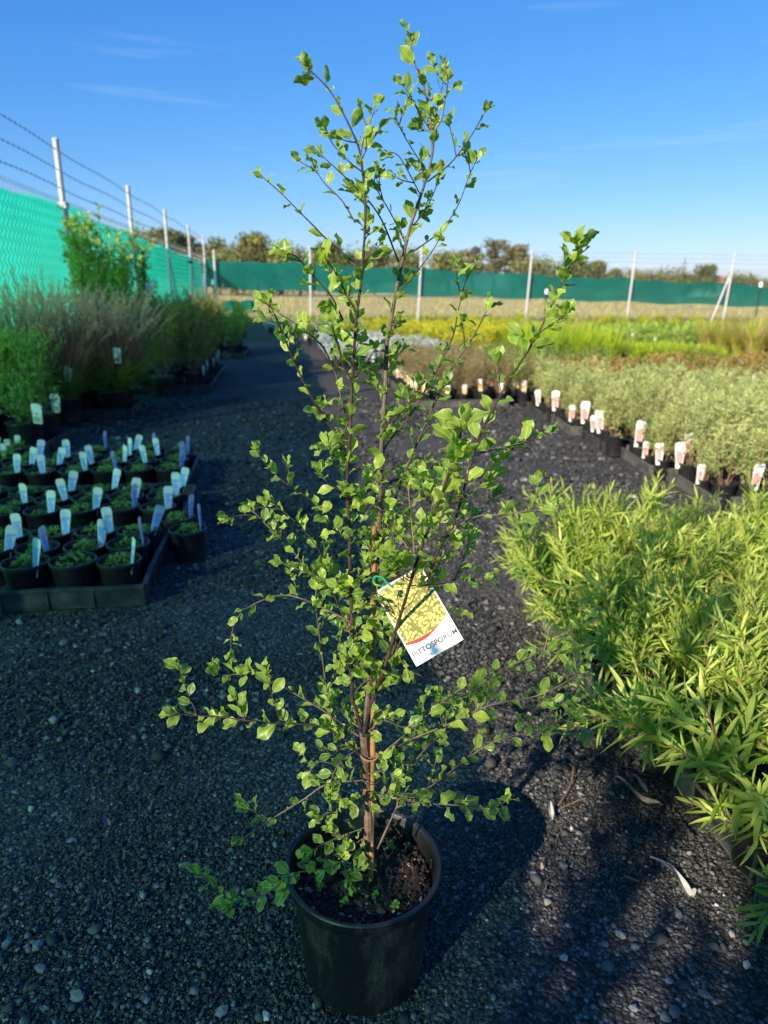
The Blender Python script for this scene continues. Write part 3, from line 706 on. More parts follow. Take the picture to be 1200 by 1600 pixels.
def gpot(s, t, z, lab, grp, yaw=None, lean=None, tagpos=None, has_tag=True):
    root = thing('groundcover_pot', lab, 'potted plant', st(s, t, z), AL + r.uniform(-.15, .15), grp, r.uniform(0.97, 1.03))
    spec = [('pot', r.choice((PA, PA, PA2)), None, []), ('soil', SA_, None, []), ('groundcover', r.choice(GC), Matrix.Rotation(r.uniform(0, 6.28), 4, 'Z'), [])]
    if has_tag:
        a = r.uniform(-1.0, 0.6) if tagpos is None else tagpos
        spec.append(label_spec(TB, 0.062 * math.cos(a), 0.062 * math.sin(a), 0.100, r.choice((r.uniform(-.35, .3), r.uniform(-.7, .5), r.choice((-1, 1)) * r.uniform(0.9, 1.5))) if yaw is None else yaw, r.uniform(-0.12, 0.38) if lean is None else lean, r.uniform(-0.25, 0.10)))
    place(spec, root)
tray('nursery_tray', 'black tray nearest in the block of blue-tagged groundcover pots', -1.68, -0.535, 2.50, 3.12, 0.085, 'tray', 'trays of the groundcover pots')
tray('nursery_tray', 'black tray in the middle of the block of blue-tagged groundcover pots', -1.66, -0.500, 3.18, 3.88, 0.085, 'tray', 'trays of the groundcover pots')
tray('nursery_tray', 'black tray farthest back in the block of blue-tagged groundcover pots', -1.68, -0.560, 3.94, 4.64, 0.085, 'tray', 'trays of the groundcover pots')
rows = [2.605, 2.780, 2.955, 3.29, 3.465, 3.64, 4.045, 4.22, 4.40, 4.56]
for j, t in enumerate(rows):
    for i in range(6):
        s = -0.635 - i * 0.172 + (0.03 if 3 <= j <= 5 else (-.03 if j > 5 else 0)) + r.uniform(-.006, .006)
        if not seen(st(s, t), 0.25, 20): continue
        if (i, j) in ((5, 9), (4, 9)): continue
        ht = r.random() < 0.82
        lab = f"groundcover pot {'with blue tag' if ht else 'without a tag'}, {ORD[j + 1]} row back, {ORD[i + 1]} pot from the path"
        gpot(s, t + r.uniform(-.006, .006), 0.012, lab, 'blue-tagged groundcover pots in trays', has_tag=ht)
gpot(-0.435, 2.985, 0.0, 'loose groundcover pot standing alone on the gravel beside the trays', 'loose groundcover pots', yaw=1.35, lean=0.2, tagpos=0.2)
gpot(-0.505, 3.16, 0.0, 'loose groundcover pot tucked behind the lone pot beside the trays', 'loose groundcover pots', yaw=1.2, lean=0.15, tagpos=0.1)

# small white-tagged pots at the left edge
PS, SS = pot_meshes(0.055, 0.042, 0.10, 0.085)
TW = tag_meshes(0.036, 0.026, 0.115, 'print_green', 0.15, 0.45)
SMALL = [bush_mesh(500 + k, 0.06, 0.05, 6, 4, 4, 0.022, 0.012, ['stem_green', 'midgreen'], 0.085, tl=0.03) for k in range(3)]
tray('nursery_tray', 'black tray of small white-tagged pots at the left edge of the photo', -2.22, -1.68, 4.22, 4.92, 0.085, 'tray', 'trays by the side fence')
k = 0
for t in (4.31, 4.44, 4.57, 4.70, 4.83):
    for i, s in enumerate((-1.75, -1.87, -1.99, -2.11)):
        if not seen(st(s, t), 0.25, 10): continue
        root = thing('small_pot', f"small black pot with white tag, {ORD[rows.index(rows[0]) + 1 + k]} pot of the left edge tray" if False else f"small white-tagged pot in left edge tray, {ORD[int((t - 4.2) / .13) + 1]} row, {ORD[i + 1]} from path", 'potted plant', st(s, t, 0.012), AL, 'small white-tagged pots at the left edge')
        place([('pot', PS, None, []), ('soil', SS, None, []), ('foliage', SMALL[k % 3], Matrix.Rotation(k, 4, 'Z'), []), label_spec(TW, 0.0, 0.042, 0.07, 0.1 + 0.05 * math.sin(k * 3), 0.12 * math.sin(k * 2.3), 0.08)], root); k += 1

# leafy shrubs by the side fence
PB, SB = pot_meshes(0.125, 0.10, 0.22, 0.19)
PB2, _ = pot_meshes(0.125, 0.10, 0.22, 0.19, 'pot_dusty')
TL = tag_meshes(0.075, 0.060, 0.14, 'print_green', 0.05, 0.35)
SOFT = [bush_mesh(520 + k, 0.68, 0.22, 16, 16, 9, 0.028, 0.012, ['stem_green', 'softgreen'], 0.18, stem_r=0.003, tl=0.12) for k in range(3)]
ROUNDB = [bush_mesh(530 + k, 0.28, 0.17, 12, 9, 6, 0.022, 0.014, ['stem_green', 'midgreen'], 0.18, stem_r=0.0025, tl=0.10) for k in range(2)]
def bigpot(name, lab, grp, s, t, fol, rz, sc_=1.0, extra=(), pot=None, cat='potted shrub', fname='foliage'):
    root = thing(name, lab, cat, st(s, t, 0.012), AL, grp, sc_)
    place([('pot', pot or PB, None, []), ('soil', SB, None, []), (fname, fol, Matrix.Rotation(rz, 4, 'Z'), [])] + list(extra), root); return root
tray('nursery_tray', 'black tray under the small-leaved bushes by the side fence', -2.26, -1.64, 5.02, 5.66, 0.085, 'tray', 'trays by the side fence')
for k, (s, t, l) in enumerate(((-1.79, 5.17, 'low small-leaved dark bush with white tags at the tray corner'), (-1.80, 5.50, 'low small-leaved bush with a white tag behind the corner bush'), (-2.10, 5.18, 'low small-leaved bush between the corner bush and the side fence'))):
    bigpot('bush', l, 'low small-leaved bushes', s, t, ROUNDB[k % 2], k * 2.0, 1.0, [label_spec(TL, 0.12, -0.10 + 0.12 * (k % 2), 0.22, -0.2, 0.1, 0.1)])
soft_l = ['fluffy pale green shrub at the left edge, front corner of its clump', 'fluffy pale green shrub against the fence, front of its clump', 'fluffy pale green shrub behind the front corner shrub', 'fluffy pale green shrub against the fence, rear of its clump']
for k, (s, t) in enumerate(((-1.86, 5.62), (-2.16, 5.58), (-1.92, 5.98), (-2.2, 5.95))):
    bigpot('leafy_shrub', soft_l[k], 'fluffy pale green shrubs', s, t, SOFT[k % 3], k * 1.7, 0.92 + 0.06 * (k % 2))
# fountain grasses with staked labels
FG = [grass_mesh(540 + k, 560, 0.62, 0.75, 0.011, 0.65, ['midgreen', 'yolive'], 0.18, 0.07, 0.5) for k in range(2)]
FP = [grass_mesh(544 + k, 300, 1.02, 0.42, 0.010, 0.5, ['purple', 'purple'], 0.18, 0.07) for k in range(2)]
PLU = [plume_mesh(548 + k, 70, 1.10, 0.18, 0.24) for k in range(3)]
tray('nursery_tray', 'black tray under the purple fountain grasses', -2.10, -1.345, 6.50, 7.02, 0.09, 'tray', 'trays by the side fence')
fg_l = ['purple fountain grass in the single round pot at the front', 'purple fountain grass at the path corner of its tray, white tag hanging low', 'purple fountain grass on the fence side, arching over the green cloth', 'purple fountain grass at the far corner of its tray beside the path', 'purple fountain grass with the bare cane in the middle', 'purple fountain grass deepest in the clump against the fence', 'purple fountain grass rising behind the pale green shrubs']
mb = MB(); mb.tube([(0, 0, 0.1), (0.01, 0, 0.5), (0.0, 0.01, 0.92)], 0.006, 6, 0); CANE = mb.mesh('stake', ['bamboo'])
for k, (s, t) in enumerate(((-1.83, 6.36), (-1.52, 6.68), (-2.20, 6.55), (-1.50, 6.92), (-1.80, 6.80), (-2.12, 6.98), (-2.24, 6.22))):
    ex = [('blade', FP[k % 2], Matrix.Rotation(k, 4, 'Z'), []), ('plume', PLU[k % 3], Matrix.Rotation(k * 2.1, 4, 'Z'), [])]
    if k in (0, 1, 3, 4): ex.append(('stake', CANE, T(0.04 * (k % 3 - 1), -0.06, 0) @ Matrix.Rotation(0.08 * (k % 2 * 2 - 1), 4, 'Y'), []))
    if k in (0, 1, 3, 4): ex.append(label_spec(TL, 0.07 + 0.03 * (k % 2), -0.19, 0.40 + 0.09 * (k % 3), -0.3 + 0.3 * (k % 3), 0.4 - 0.3 * (k % 3), 0.25))
    bigpot('fountain_grass', fg_l[k], 'purple fountain grasses by the fence', s, t, FG[k % 2], k * 1.3, 0.93 + 0.05 * (k % 3), ex, PB2 if k == 0 else PB, 'ornamental grass')
# tall bright shrubs against the fence
TALL = [bush_mesh(560 + k, 1.35, 0.36, 11, 20, 10, 0.046, 0.026, ['stem_green', 'softgreen'], 0.18, stem_r=0.005, tl=0.20) for k in range(2)]
TALLD = bush_mesh(565, 1.25, 0.38, 12, 26, 12, 0.042, 0.022, ['stem_green', 'midgreen'], 0.18, stem_r=0.005, tl=0.20)
for k, (s, t, m, sc_, l) in enumerate(((-1.98, 7.65, TALL[0], 1.2, 'tall bright green shrub in front of the first braced fence post'), (-1.84, 8.5, TALL[1], 1.16, 'tall bright green shrub with loose top leaves beyond the braced fence post'), (-1.78, 9.3, TALLD, 1.12, 'tall dark green shrub reaching the second barbed-wire fence post'), (-2.15, 10.0, TALLD, 1.0, 'dark green shrub behind the tall shrubs against the fence'))):
    bigpot('tall_shrub', l, 'tall shrubs against the side fence', s, t, m, k * 1.9, sc_, [label_spec(TL, 0.2, -0.2, 0.9, 0.1, 0.2, 0.2)] if k == 2 else [])
for k, (s, t) in enumerate(((-1.95, -1.78), (-1.95, -2.4), (-1.95, -3.15))):  # unseen shrubs behind the camera, added to shade the bottom right corner
    bigpot('tall_shrub', ['tall green shrub by the side fence shading the bottom corner, nearest of three', 'tall green shrub by the side fence shading the bottom corner, middle of three', 'tall green shrub by the side fence shading the bottom corner, last of three'][k], 'tall shrubs against the side fence', s, t, TALLD, k * 2.3, 1.68)
# yellow-olive shrubs beside the path
YOL = [bush_mesh(570 + k, 0.82, 0.26, 18, 19, 10, 0.034, 0.008, ['stem_tan', 'yolive'], 0.18, stem_r=0.003, tl=0.15, upright=0.4) for k in range(3)]
tray('nursery_tray', 'black tray under the feathery olive shrubs beside the path', -1.75, -0.80, 8.06, 8.9, 0.09, 'tray', 'trays by the side fence')
tray('nursery_tray', 'black tray under the rear feathery olive shrubs', -1.75, -0.80, 8.98, 10.2, 0.09, 'tray', 'trays by the side fence')
n = 0
for j, t in enumerate((8.22, 8.58, 9.05, 9.45, 9.95)):
    for i, s in enumerate((-0.97, -1.28, -1.60)):
        l = f"feathery olive green shrub, {ORD[j + 1]} row back, {ORD[i + 1]} from the path"
        bigpot('feathery_shrub', l, 'feathery olive shrubs beside the path', s + r.uniform(-.03, .03), t, YOL[n % 3], n * 1.1, r.uniform(0.9, 1.06), [label_spec(TW, 0.11, -0.05, 0.19, -0.5, 0.1, 0.0)] if i == 0 else []); n += 1
bigpot('feathery_shrub', 'feathery olive green shrub in the dusty round pot standing outside its tray', 'feathery olive shrubs beside the path', -1.28, 7.90, YOL[1], 2.2, 0.95, (), PB2)
DK = [bush_mesh(580 + k, 0.45, 0.26, 12, 12, 8, 0.045, 0.014, ['stem_green', 'midgreen'], 0.18, stem_r=0.003, tl=0.15) for k in range(2)]
tray('nursery_tray', 'black tray under the round green shrubs farther up the path', -1.5, -0.60, 12.0, 13.4, 0.09, 'tray', 'trays by the side fence')
n = 0
for j, t in enumerate((12.2, 12.6, 13.05)):
    for i, s in enumerate((-0.82, -1.15, -1.45)):
        bigpot('round_shrub', f"round fresh green shrub up the path, {ORD[j + 1]} row back, {ORD[i + 1]} from the path", 'round green shrubs up the path', s, t, DK[n % 2], n * 1.4, r.uniform(0.9, 1.1)); n += 1
for k, (s, t, l) in enumerate(((-1.75, 11.3, 'dark green shrub in the gap between olive and round shrubs'), (-1.9, 14.5, 'dark shrub by the fence behind the round shrubs'), (-1.3, 15.6, 'pale green shrub beyond the round shrubs, near the corner'), (-0.9, 17.0, 'pale green shrub farthest up the path before the white tags'), (-1.6, 17.6, 'green shrub by the fence corner, beyond the pale shrub'), (-1.9, 16.4, 'green shrub against the last fence post before the corner'), (-1.8, 19.3, 'fresh green shrub at the very corner of the yard'), (-1.1, 20.2, 'fresh green shrub below the rounded cloth covers'))):
    bigpot('round_shrub', l, 'loose shrubs near the fence corner', s, t, (DK + SOFT)[k % 4], k * 1.4, 0.9 if k > 1 else 1.2)

# ------------------------------------------------------------------ rows right of the path
PC, SC_ = pot_meshes(0.062, 0.05, 0.135, 0.115)
TP = tag_meshes(0.060, 0.038, 0.155, 'print_pink', 0.20, 0.68)
TWp = tag_meshes(0.05, 0.035, 0.12, 'print_green', 0.1, 0.4)
TO = tag_meshes(0.05, 0.035, 0.12, 'print_orange', 0.15, 0.6)
def block(name, lab, cat, grp, srange, trange, ds, dt, variants, pot, soil, sc_=(0.9, 1.1), tags=None, tag_rows=(), z=0.012, limit=300, shear=0.0, jit=0.02, simple=False, tag_z=0.10, tag_r=0.055, seed=1, tagrot=0.0, skip=None, tag_p=0.85, tag_x=0.12, warp=None):
    q = random.Random(seed); ns = int((srange[1] - srange[0]) / ds + 1e-6) + 1; ntt = int((trange[1] - trange[0]) / dt + 1e-6) + 1; k = 0
    for j in range(ntt):
        for i in range(ns):
            t = trange[0] + j * dt + q.uniform(-jit, jit); s = srange[0] + i * ds + q.uniform(-jit, jit) + shear * j * dt
            if warp: s += warp(t)
            if not seen(st(s, t), 0.4, 30) or (skip and skip(s, t)) or q.random() < 0.03: continue
            root = thing(name, lab.format(row=ORD[min(24, j + 1)], col=ORD[min(24, i + 1)]), cat, st(s, t, z), AL + q.uniform(-.3, .3), grp, q.uniform(*sc_))
            v = q.choice(variants); spec = [] if simple else [('pot', pot, None, []), ('soil', soil, None, [])]
            spec.append(('foliage', v, Matrix.Rotation(q.uniform(0, 6.28), 4, 'Z'), []))
            if tags and (((i in tag_rows or j in tag_rows) and q.random() < tag_p) or q.random() < tag_x):
                a = PI + q.uniform(-0.9, 0.9) if i == 0 else -PI / 2 + q.uniform(-.6, .6)
                spec.append(label_spec(tags, tag_r * math.cos(a), tag_r * math.sin(a), tag_z, -0.35 + q.uniform(-.3, .3) + tagrot, q.uniform(-.1, .1), q.uniform(-.05, .15)))
            place(spec, root); k += 1
    return k
# row A: grey-olive shrubs with pink tags
OLV = [bush_mesh(600 + k, 0.33, 0.085, 9, 12, 9, 0.024, 0.0065, ['stem_tan', 'olive'], 0.11, stem_r=0.0022, tl=0.11, upright=0.6) for k in range(5)]
for k, (t0, t1, mat, l) in enumerate(((3.33, 3.97, 'tray_worn', 'worn grey tray at the near corner of the pink-tagged shrubs'), (4.03, 4.66, 'tray_worn', 'worn grey tray second along the row of pink-tagged shrubs'), (4.72, 5.30, 'tray', 'dark tray third along the row of pink-tagged shrubs'), (5.36, 5.95, 'tray_worn', 'worn tray fourth along the row of pink-tagged shrubs'), (6.01, 6.65, 'tray', 'dark tray at the far end of the row of pink-tagged shrubs'))):
    tray('nursery_tray', l, 2.30, 3.05, t0, t1, 0.075, mat, 'trays under the pink-tagged shrubs', -0.11 + r.uniform(-.012, .012))
block('olive_shrub', 'grey-green shrub in black pot, {row} row back, {col} from the gravel path', 'potted shrub', 'grey-green shrubs with pink tags', (2.355, 5.6), (3.42, 6.62), 0.155, 0.205, OLV, PC, SC_, (0.74, 1.2), TP, (0,), seed=3, warp=lambda t: 0.11 * (((t - 3.33) % 0.665) - 0.33), skip=lambda s, t: t > 5.9 and s > 2.9, tag_p=0.68)
# reddish low plants behind row A
RG = [bush_mesh(620 + k, 0.27, 0.12, 9, 6, 6, 0.030, 0.014, ['stem_tan', 'redgold'], 0.10, stem_r=0.002, tl=0.07) for k in range(3)]
block('low_plant', 'low red-gold and green plant, {row} row back, {col} from the path side', 'potted plant', 'low red and gold plants', (3.05, 6.4), (7.15, 8.3), 0.24, 0.24, RG, PC, SC_, (0.9, 1.25), TWp, (0, 3), seed=4)
# block C: bronze plants with orange tags
BRZ = [bush_mesh(630 + k, 0.34, 0.14, 12, 8, 6, 0.03, 0.006, ['stem_tan', 'brown'], 0.10, stem_r=0.002, tl=0.1) for k in range(3)]
tray('nursery_tray', 'grey tray under the bronze plants with orange tags', 1.28, 2.22, 6.85, 8.0, 0.075, 'tray_worn', 'trays in the middle rows')
tray('nursery_tray', 'grey tray under the rear bronze plants beside the path', 1.26, 2.22, 8.08, 9.5, 0.075, 'tray_worn', 'trays in the middle rows')
block('bronze_plant', 'bronze-leaved plant, {row} row back, {col} from the path', 'potted plant', 'bronze plants with orange tags', (1.38, 2.9), (6.95, 9.4), 0.20, 0.22, BRZ, PC, SC_, (0.9, 1.1), TO, (0,), seed=5, tag_z=0.12, tag_x=0.25)
# block B: silver plants
SIL = [bush_mesh(640 + k, 0.16, 0.13, 11, 6, 6, 0.035, 0.014, ['stem_green', 'silver'], 0.10, stem_r=0.002, tl=0.07) for k in range(3)]
block('silver_plant', 'silver-leaved plant, {row} row back, {col} from the path', 'potted plant', 'silver-leaved plants in the middle rows', (0.75, 2.6), (10.3, 13.6), 0.27, 0.30, SIL, PC, SC_, (0.95, 1.25), TWp, (0,), seed=6, tag_x=0.4)
# greenish plants ahead of the silver block
GRN = [bush_mesh(650 + k, 0.26, 0.15, 10, 7, 6, 0.03, 0.012, ['stem_green', 'midgreen'], 0.10, stem_r=0.002, tl=0.09) for k in range(3)]
block('green_plant', 'mid green plant behind the bronze ones, {row} row back, {col} from the path', 'potted plant', 'mid green plants in the middle rows', (2.45, 4.2), (7.0, 9.3), 0.27, 0.29, GRN, PC, SC_, (0.9, 1.2), TWp, (0, 1), seed=7, skip=lambda s, t: s > 2.9 and t < 8.5)
# lime rows
LY = [bush_mesh(660 + k, 0.34, 0.17, 12, 8, 7, 0.05, 0.014, ['stem_green', 'lime_yellow'], 0.10, stem_r=0.002, tl=0.12) for k in range(3)]
block('yellow_green_plant', 'yellow-green plant, {row} row back, {col} from the path side', 'potted plant', 'yellow-green plants in the middle rows', (2.75, 5.3), (11.2, 14.6), 0.32, 0.36, LY, PC, SC_, (0.95, 1.2), TWp, (0,), seed=8, shear=-0.30, tag_x=0.08)
LG = [grass_mesh(670 + k, 240, 0.60, 0.5, 0.009, 0.45, ['lime', 'lime'], 0.10, 0.05) for k in range(3)]
block('tall_lime_grass', 'tall lime green grass clump, {row} row back, {col} from the path side', 'ornamental grass', 'tall lime grasses in the right rows', (3.55, 4.75), (9.75, 11.3), 0.26, 0.30, LG, PC, SC_, (0.95, 1.15), None, (), seed=9)
LGs = [grass_mesh(680 + k, 220, 0.32, 0.6, 0.009, 0.45, ['lime', 'lime'], 0.10, 0.05) for k in range(3)]
block('short_lime_grass', 'short lime green grass clump, {row} row back, {col} from the tall grass', 'ornamental grass', 'short lime grasses in the right rows', (5.0, 6.45), (9.75, 11.2), 0.22, 0.26, LGs, PC, SC_, (0.95, 1.15), TWp, (0, 6), seed=10, tag_x=0.2)
PKF = bush_mesh(690, 0.62, 0.22, 14, 4, 5, 0.03, 0.014, ['stem_tan', 'pinkflower'], 0.10, stem_r=0.002, tl=0.06)
for k, (s, t) in enumerate(((4.15, 11.75), (4.55, 11.85), (4.95, 11.7))):
    root = thing('flowering_plant', ['pink-flowered plant behind the tall lime grass, path side', 'pink-flowered plant behind the tall lime grass, middle of three', 'pink-flowered plant behind the tall lime grass, nearest the short grass'][k], 'flowering plant', st(s, t, 0.012), k, 'pink flowers behind the lime grass')
    place([('pot', PC, None, []), ('soil', SC_, None, []), ('flower', PKF, None, []), ('foliage', LG[k], Matrix.Rotation(k, 4, 'Z'), [])], root)
# farther rows
FGm = [bush_mesh(700 + k, 0.22, 0.22, 10, 6, 6, 0.05, 0.022, ['stem_green', 'softgreen'], 0.08, stem_r=0.002, tl=0.1) for k in range(2)]
block('far_green_plant', 'low green plant in the far right rows, {row} row back, {col} from the path', 'potted plant', 'low green plants in the far rows', (5.2, 12.5), (13.0, 16.0), 0.52, 0.55, FGm, PC, SC_, (1.0, 1.4), TWp, (1,), seed=11, jit=0.06)
block('far_lime_plant', 'low lime plant in the farthest rows, {row} row back, {col} from the path', 'potted plant', 'low lime plants in the farthest rows', (2.2, 11.5), (17.2, 20.0), 0.62, 0.7, LY[:2] + FGm, PC, SC_, (0.75, 1.0), TWp, (0,), seed=12, jit=0.08)
SW = [bush_mesh(710 + k, 0.2, 0.16, 8, 5, 5, 0.05, 0.02, ['stem_green', 'silver'], 0.08, stem_r=0.002, tl=0.08) for k in range(2)]
block('pale_plant', 'pale plant by the far end of the path, {row} row back, {col} along', 'potted plant', 'pale plants at the far end of the path', (-0.3, 2.2), (18.3, 19.2), 0.28, 0.45, SW + FGm[:1], PC, SC_, (0.9, 1.15), TWp, (0,), seed=13)
block('far_green_plant', 'green plant along the far path edge, {row} row back, {col} from the path', 'potted plant', 'green plants along the far path', (0.5, 2.6), (14.6, 17.0), 0.42, 0.55, GRN + LY[:1], PC, SC_, (0.9, 1.2), TWp, (0,), seed=14)
STR = [grass_mesh(720 + k, 300, 0.66, 0.55, 0.010, 0.4, ['straw', 'lime'], 0.10, 0.07, 0.45) for k in range(2)]
tray('nursery_tray', 'black tray below the straw-coloured grasses at the right edge', 7.1, 9.6, 10.15, 10.9, 0.12, 'tray', 'trays in the middle rows')
block('straw_grass', 'straw and lime grass clump at the right edge, {row} row back, {col} along', 'ornamental grass', 'straw-coloured grasses at the right edge', (7.25, 9.4), (10.35, 11.8), 0.33, 0.42, STR, PC, SC_, (1.0, 1.25), None, (), seed=15)

# ------------------------------------------------------------------ narrow-leaved shrubs beside the path, in front
def lance_geom(l, w_, bend):
    n = 4; vs = []; ed = []
    for k in range(n + 1):
        q = k / n; ww = w_ * (math.sin(PI * min(1, q * 0.9 + 0.08)) ** 0.8) * 0.5; z = -bend * l * q * q
        vs += [(-ww, l * q, z + ww * 0.3), (0, l * q, z), (ww, l * q, z + ww * 0.3)]; ed += [1, 0, 1]
    fs = []
    for k in range(n):
        b = 3 * k; fs += [(b, b + 1, b + 4, b + 3), (b + 1, b + 2, b + 5, b + 4)]
    return vs, fs, ed
LANCE = [(0.072, 0.0102, 0.12), (0.063, 0.0096, 0.02), (0.080, 0.0102, 0.22), (0.054, 0.009, -0.05)]
def lance_mesh(k, var):
    mb = MB(); v, f, e = lance_geom(*LANCE[k]); mb.add(v, f, 0, None, var); return mb.mesh('leaf', ['bottle'], True)
LMESH = [[lance_mesh(k, v) for v in (0.15, 0.4, 0.65, 0.95)] for k in range(4)]
def shoot_layout(seed):
    r = random.Random(seed); L = r.uniform(0.20, 0.33); n = int(L / 0.0088); bend = r.uniform(-0.25, 0.35)
    P = lambda q: Vector((0, bend * L * q * q, L * q * (1 - 0.15 * q * abs(bend)))) + Vector((0.01 * math.sin(q * 4 + seed), 0, 0))
    lv = []; a = r.uniform(0, 6)
    for i in range(n):
        q = 0.22 + 0.78 * i / n; a += 2.4 + r.uniform(-.3, .3); ax = (P(min(1, q + .02)) - P(q - .02)).normalized()
        o = ax.orthogonal(); o = Quaternion(ax, a) @ o; op = 0.95 - 0.55 * q + r.uniform(-.12, .12)
        d = ax * math.cos(op) + o * math.sin(op); s = (1.05 - 0.55 * max(0, q - 0.55) / 0.45) * r.uniform(0.75, 1.1)
        var = min(1, max(0, (q - 0.25) * 1.1 + r.uniform(-.2, .2)))
        lv.append((frame(P(q), d, ax * 0.8 + o * -0.4 + Vector((0, 0, 0.4)), s), r.randrange(4), var))
    # short side shoots
    for _ in range(r.choice((1, 2, 3))):
        q0 = r.uniform(0.3, 0.75); a0 = r.uniform(0, 6.28); ax = Vector((math.cos(a0) * 0.7, math.sin(a0) * 0.7, 0.75)).normalized(); l2 = r.uniform(0.04, 0.09); b = P(q0)
        for i in range(int(l2 / 0.006)):
            q = i / (l2 / 0.006); a += 2.4; o = Quaternion(ax, a) @ ax.orthogonal(); op = 0.9 - 0.5 * q
            lv.append((frame(b + ax * l2 * q, ax * math.cos(op) + o * math.sin(op), ax, r.uniform(0.55, 0.8)), r.randrange(4), min(1, 0.3 + 0.5 * q + r.uniform(-.2, .2))))
    mb = MB(); mb.tube([P(k / 6) for k in range(7)], [0.0022 - 0.0012 * k / 6 for k in range(7)], 5, 0, True)
    return mb, lv
SH = []
for k in range(9):
    mb, lv = shoot_layout(800 + k); stem = mb.mesh('stem', ['stem_tan'])
    full = MB(); full.v = list(mb.v); full.f = list(mb.f); full.m = list(mb.m); full.e = list(mb.e); full.n = list(mb.n)
    for M, kk, var in lv:
        v, f, e = lance_geom(*LANCE[kk]); full.add(v, f, 1, None, var, M)
    SH.append((stem, lv, full.mesh('shoot', ['stem_tan', 'bottle'], True)))
PD, SD = pot_meshes(0.072, 0.056, 0.15, 0.125, 'pot_dusty')
for k, (t0, t1, l) in enumerate(((0.30, 0.98, 'worn tray at the bottom right edge under the narrow-leaved shrubs'), (1.00, 1.66, 'worn tray with a gapped corner joint beside the gravel path'), (1.68, 2.44, 'worn tray farthest along the bright narrow-leaved shrubs'))):
    tray('nursery_tray', l, 0.86 + (0.03 if k == 1 else 0), 2.05, t0, t1, 0.085, 'tray_worn', 'trays under the narrow-leaved shrubs', (0.012, -0.015, 0.01)[k])
q = random.Random(77); npl = 0; nleafobj = 0
PLANTS = []
for j in range(13):
    for i in range(7):
        s = 0.94 + i * 0.165 + q.uniform(-.015, .015); t = 0.42 + j * 0.160 + q.uniform(-.015, .015)
        if seen(st(s, t, 0.1), 0.35, 120): PLANTS.append((j, i, s, t))
for j, i, s, t in PLANTS:
    root = thing('narrow_leaved_shrub', f"bright narrow-leaved shrub in black pot, {ORD[j + 1]} row from the camera, {ORD[i + 1]} from path", 'potted shrub', st(s, t, 0.014), AL, 'bright narrow-leaved shrubs', q.choice((0.82, 0.95, 1.0, 1.05, 1.15)))
    place([('pot', PD, None, []), ('soil', SD, None, [])], root)
    near = i == 0 and j in (2, 3, 4, 5) and False
    ns = 14
    for k in range(ns):
        a = 2 * PI * (k + q.random()) / ns; tl = q.uniform(0.15, 0.75)
        long_ = 1.0
        if i == 0 and math.cos(a) < -0.2: tl = q.uniform(0.55, 1.25); long_ = 1.25 if 1 <= j <= 5 else 1.05
        if k < 4: tl = q.uniform(0.0, 0.3)
        d = Vector((math.cos(a) * math.sin(tl), math.sin(a) * math.sin(tl), math.cos(tl)))
        Mx = T(0.02 * math.cos(a), 0.02 * math.sin(a), 0.12) @ Vector((0, 0, 1)).rotation_difference(d).to_matrix().to_4x4() @ Matrix.Rotation(q.uniform(0, 6.28), 4, 'Z') @ Matrix.Scale(q.uniform(0.75, 1.1) * long_, 4)
        stem, lv, full = SH[q.randrange(9)]
        if i == 0 and j <= 5 and k % 2 == 0 and nleafobj < 1500:
            so_ = link('shoot', stem, root, Mx)
            for M, kk, var in lv: link('leaf', LMESH[kk][min(3, int(var * 4))], so_, M); nleafobj += 1
        else: link('shoot', full, root, Mx)

# ------------------------------------------------------------------ the potted pittosporum in front
PX = at_y(568, 1350, 0.955); ROOT = Vector((PX.x, 0.957, 0.0))
pit = thing('potted_pittosporum', 'tall slender pittosporum with wavy pale-edged leaves in a big black pot, front centre', 'potted tree', ROOT)
PH = 0.222; RT = 0.127; PSC = 1.035
mb = MB(); nz_ = 0.186
mb.lathe([(0.086, 0.010), (0.090, 0.0), (0.0985, 0.006), (0.100, 0.02), (0.1135, PH - 0.034), (0.114, PH - 0.026), (0.1205, PH - 0.025), (0.1225, PH - 0.021), (0.1245, PH - 0.019), (0.1255, PH - 0.006), (0.1265, PH - 0.002), (0.1245, PH),
          (0.1195, PH - 0.001), (0.1165, PH - 0.006), (0.113, PH - 0.03), (0.108, 0.12)], 72, 0, True, False)
def big_pot_mat():
    m, n, o = nodes('scuffed_pot_plastic'); p = n.nodes.new('ShaderNodeBsdfPrincipled'); p.inputs['Specular IOR Level'].default_value = 0.45
    t = n.nodes.new('ShaderNodeTexCoord'); mpn = n.nodes.new('ShaderNodeMapping'); mpn.inputs['Scale'].default_value = (9, 9, 3.2); n.links.new(t.outputs['Object'], mpn.inputs[0])
    z = n.nodes.new('ShaderNodeTexNoise'); z.inputs['Scale'].default_value = 1.4; z.inputs['Detail'].default_value = 8; z.inputs['Roughness'].default_value = 0.65; n.links.new(mpn.outputs[0], z.inputs['Vector'])
    fine = noise(n, 160, 5); k = math_(n, 'MULTIPLY', ramp(n, z.outputs[0], [(0.50, 0.0), (0.68, 1.0)]), ramp(n, fine, [(0.3, 0.25), (0.7, 1.0)]))
    scr = noise(n, 420, 2); k2 = math_(n, 'MAXIMUM', k, ramp(n, scr, [(0.68, 0.0), (0.75, 0.7)]))
    n.links.new(mixrgb(n, (0.009, 0.010, 0.012), (0.11, 0.088, 0.068), math_(n, 'MULTIPLY', k2, 0.8)), p.inputs['Base Color'])
    n.links.new(ramp(n, k2, [(0.0, 0.36), (1.0, 0.8)]), p.inputs['Roughness']); n.links.new(bump(n, fine, 0.08, 0.002), p.inputs['Normal']); n.links.new(p.outputs[0], o.inputs[0]); return m
MT['big_pot'] = big_pot_mat()
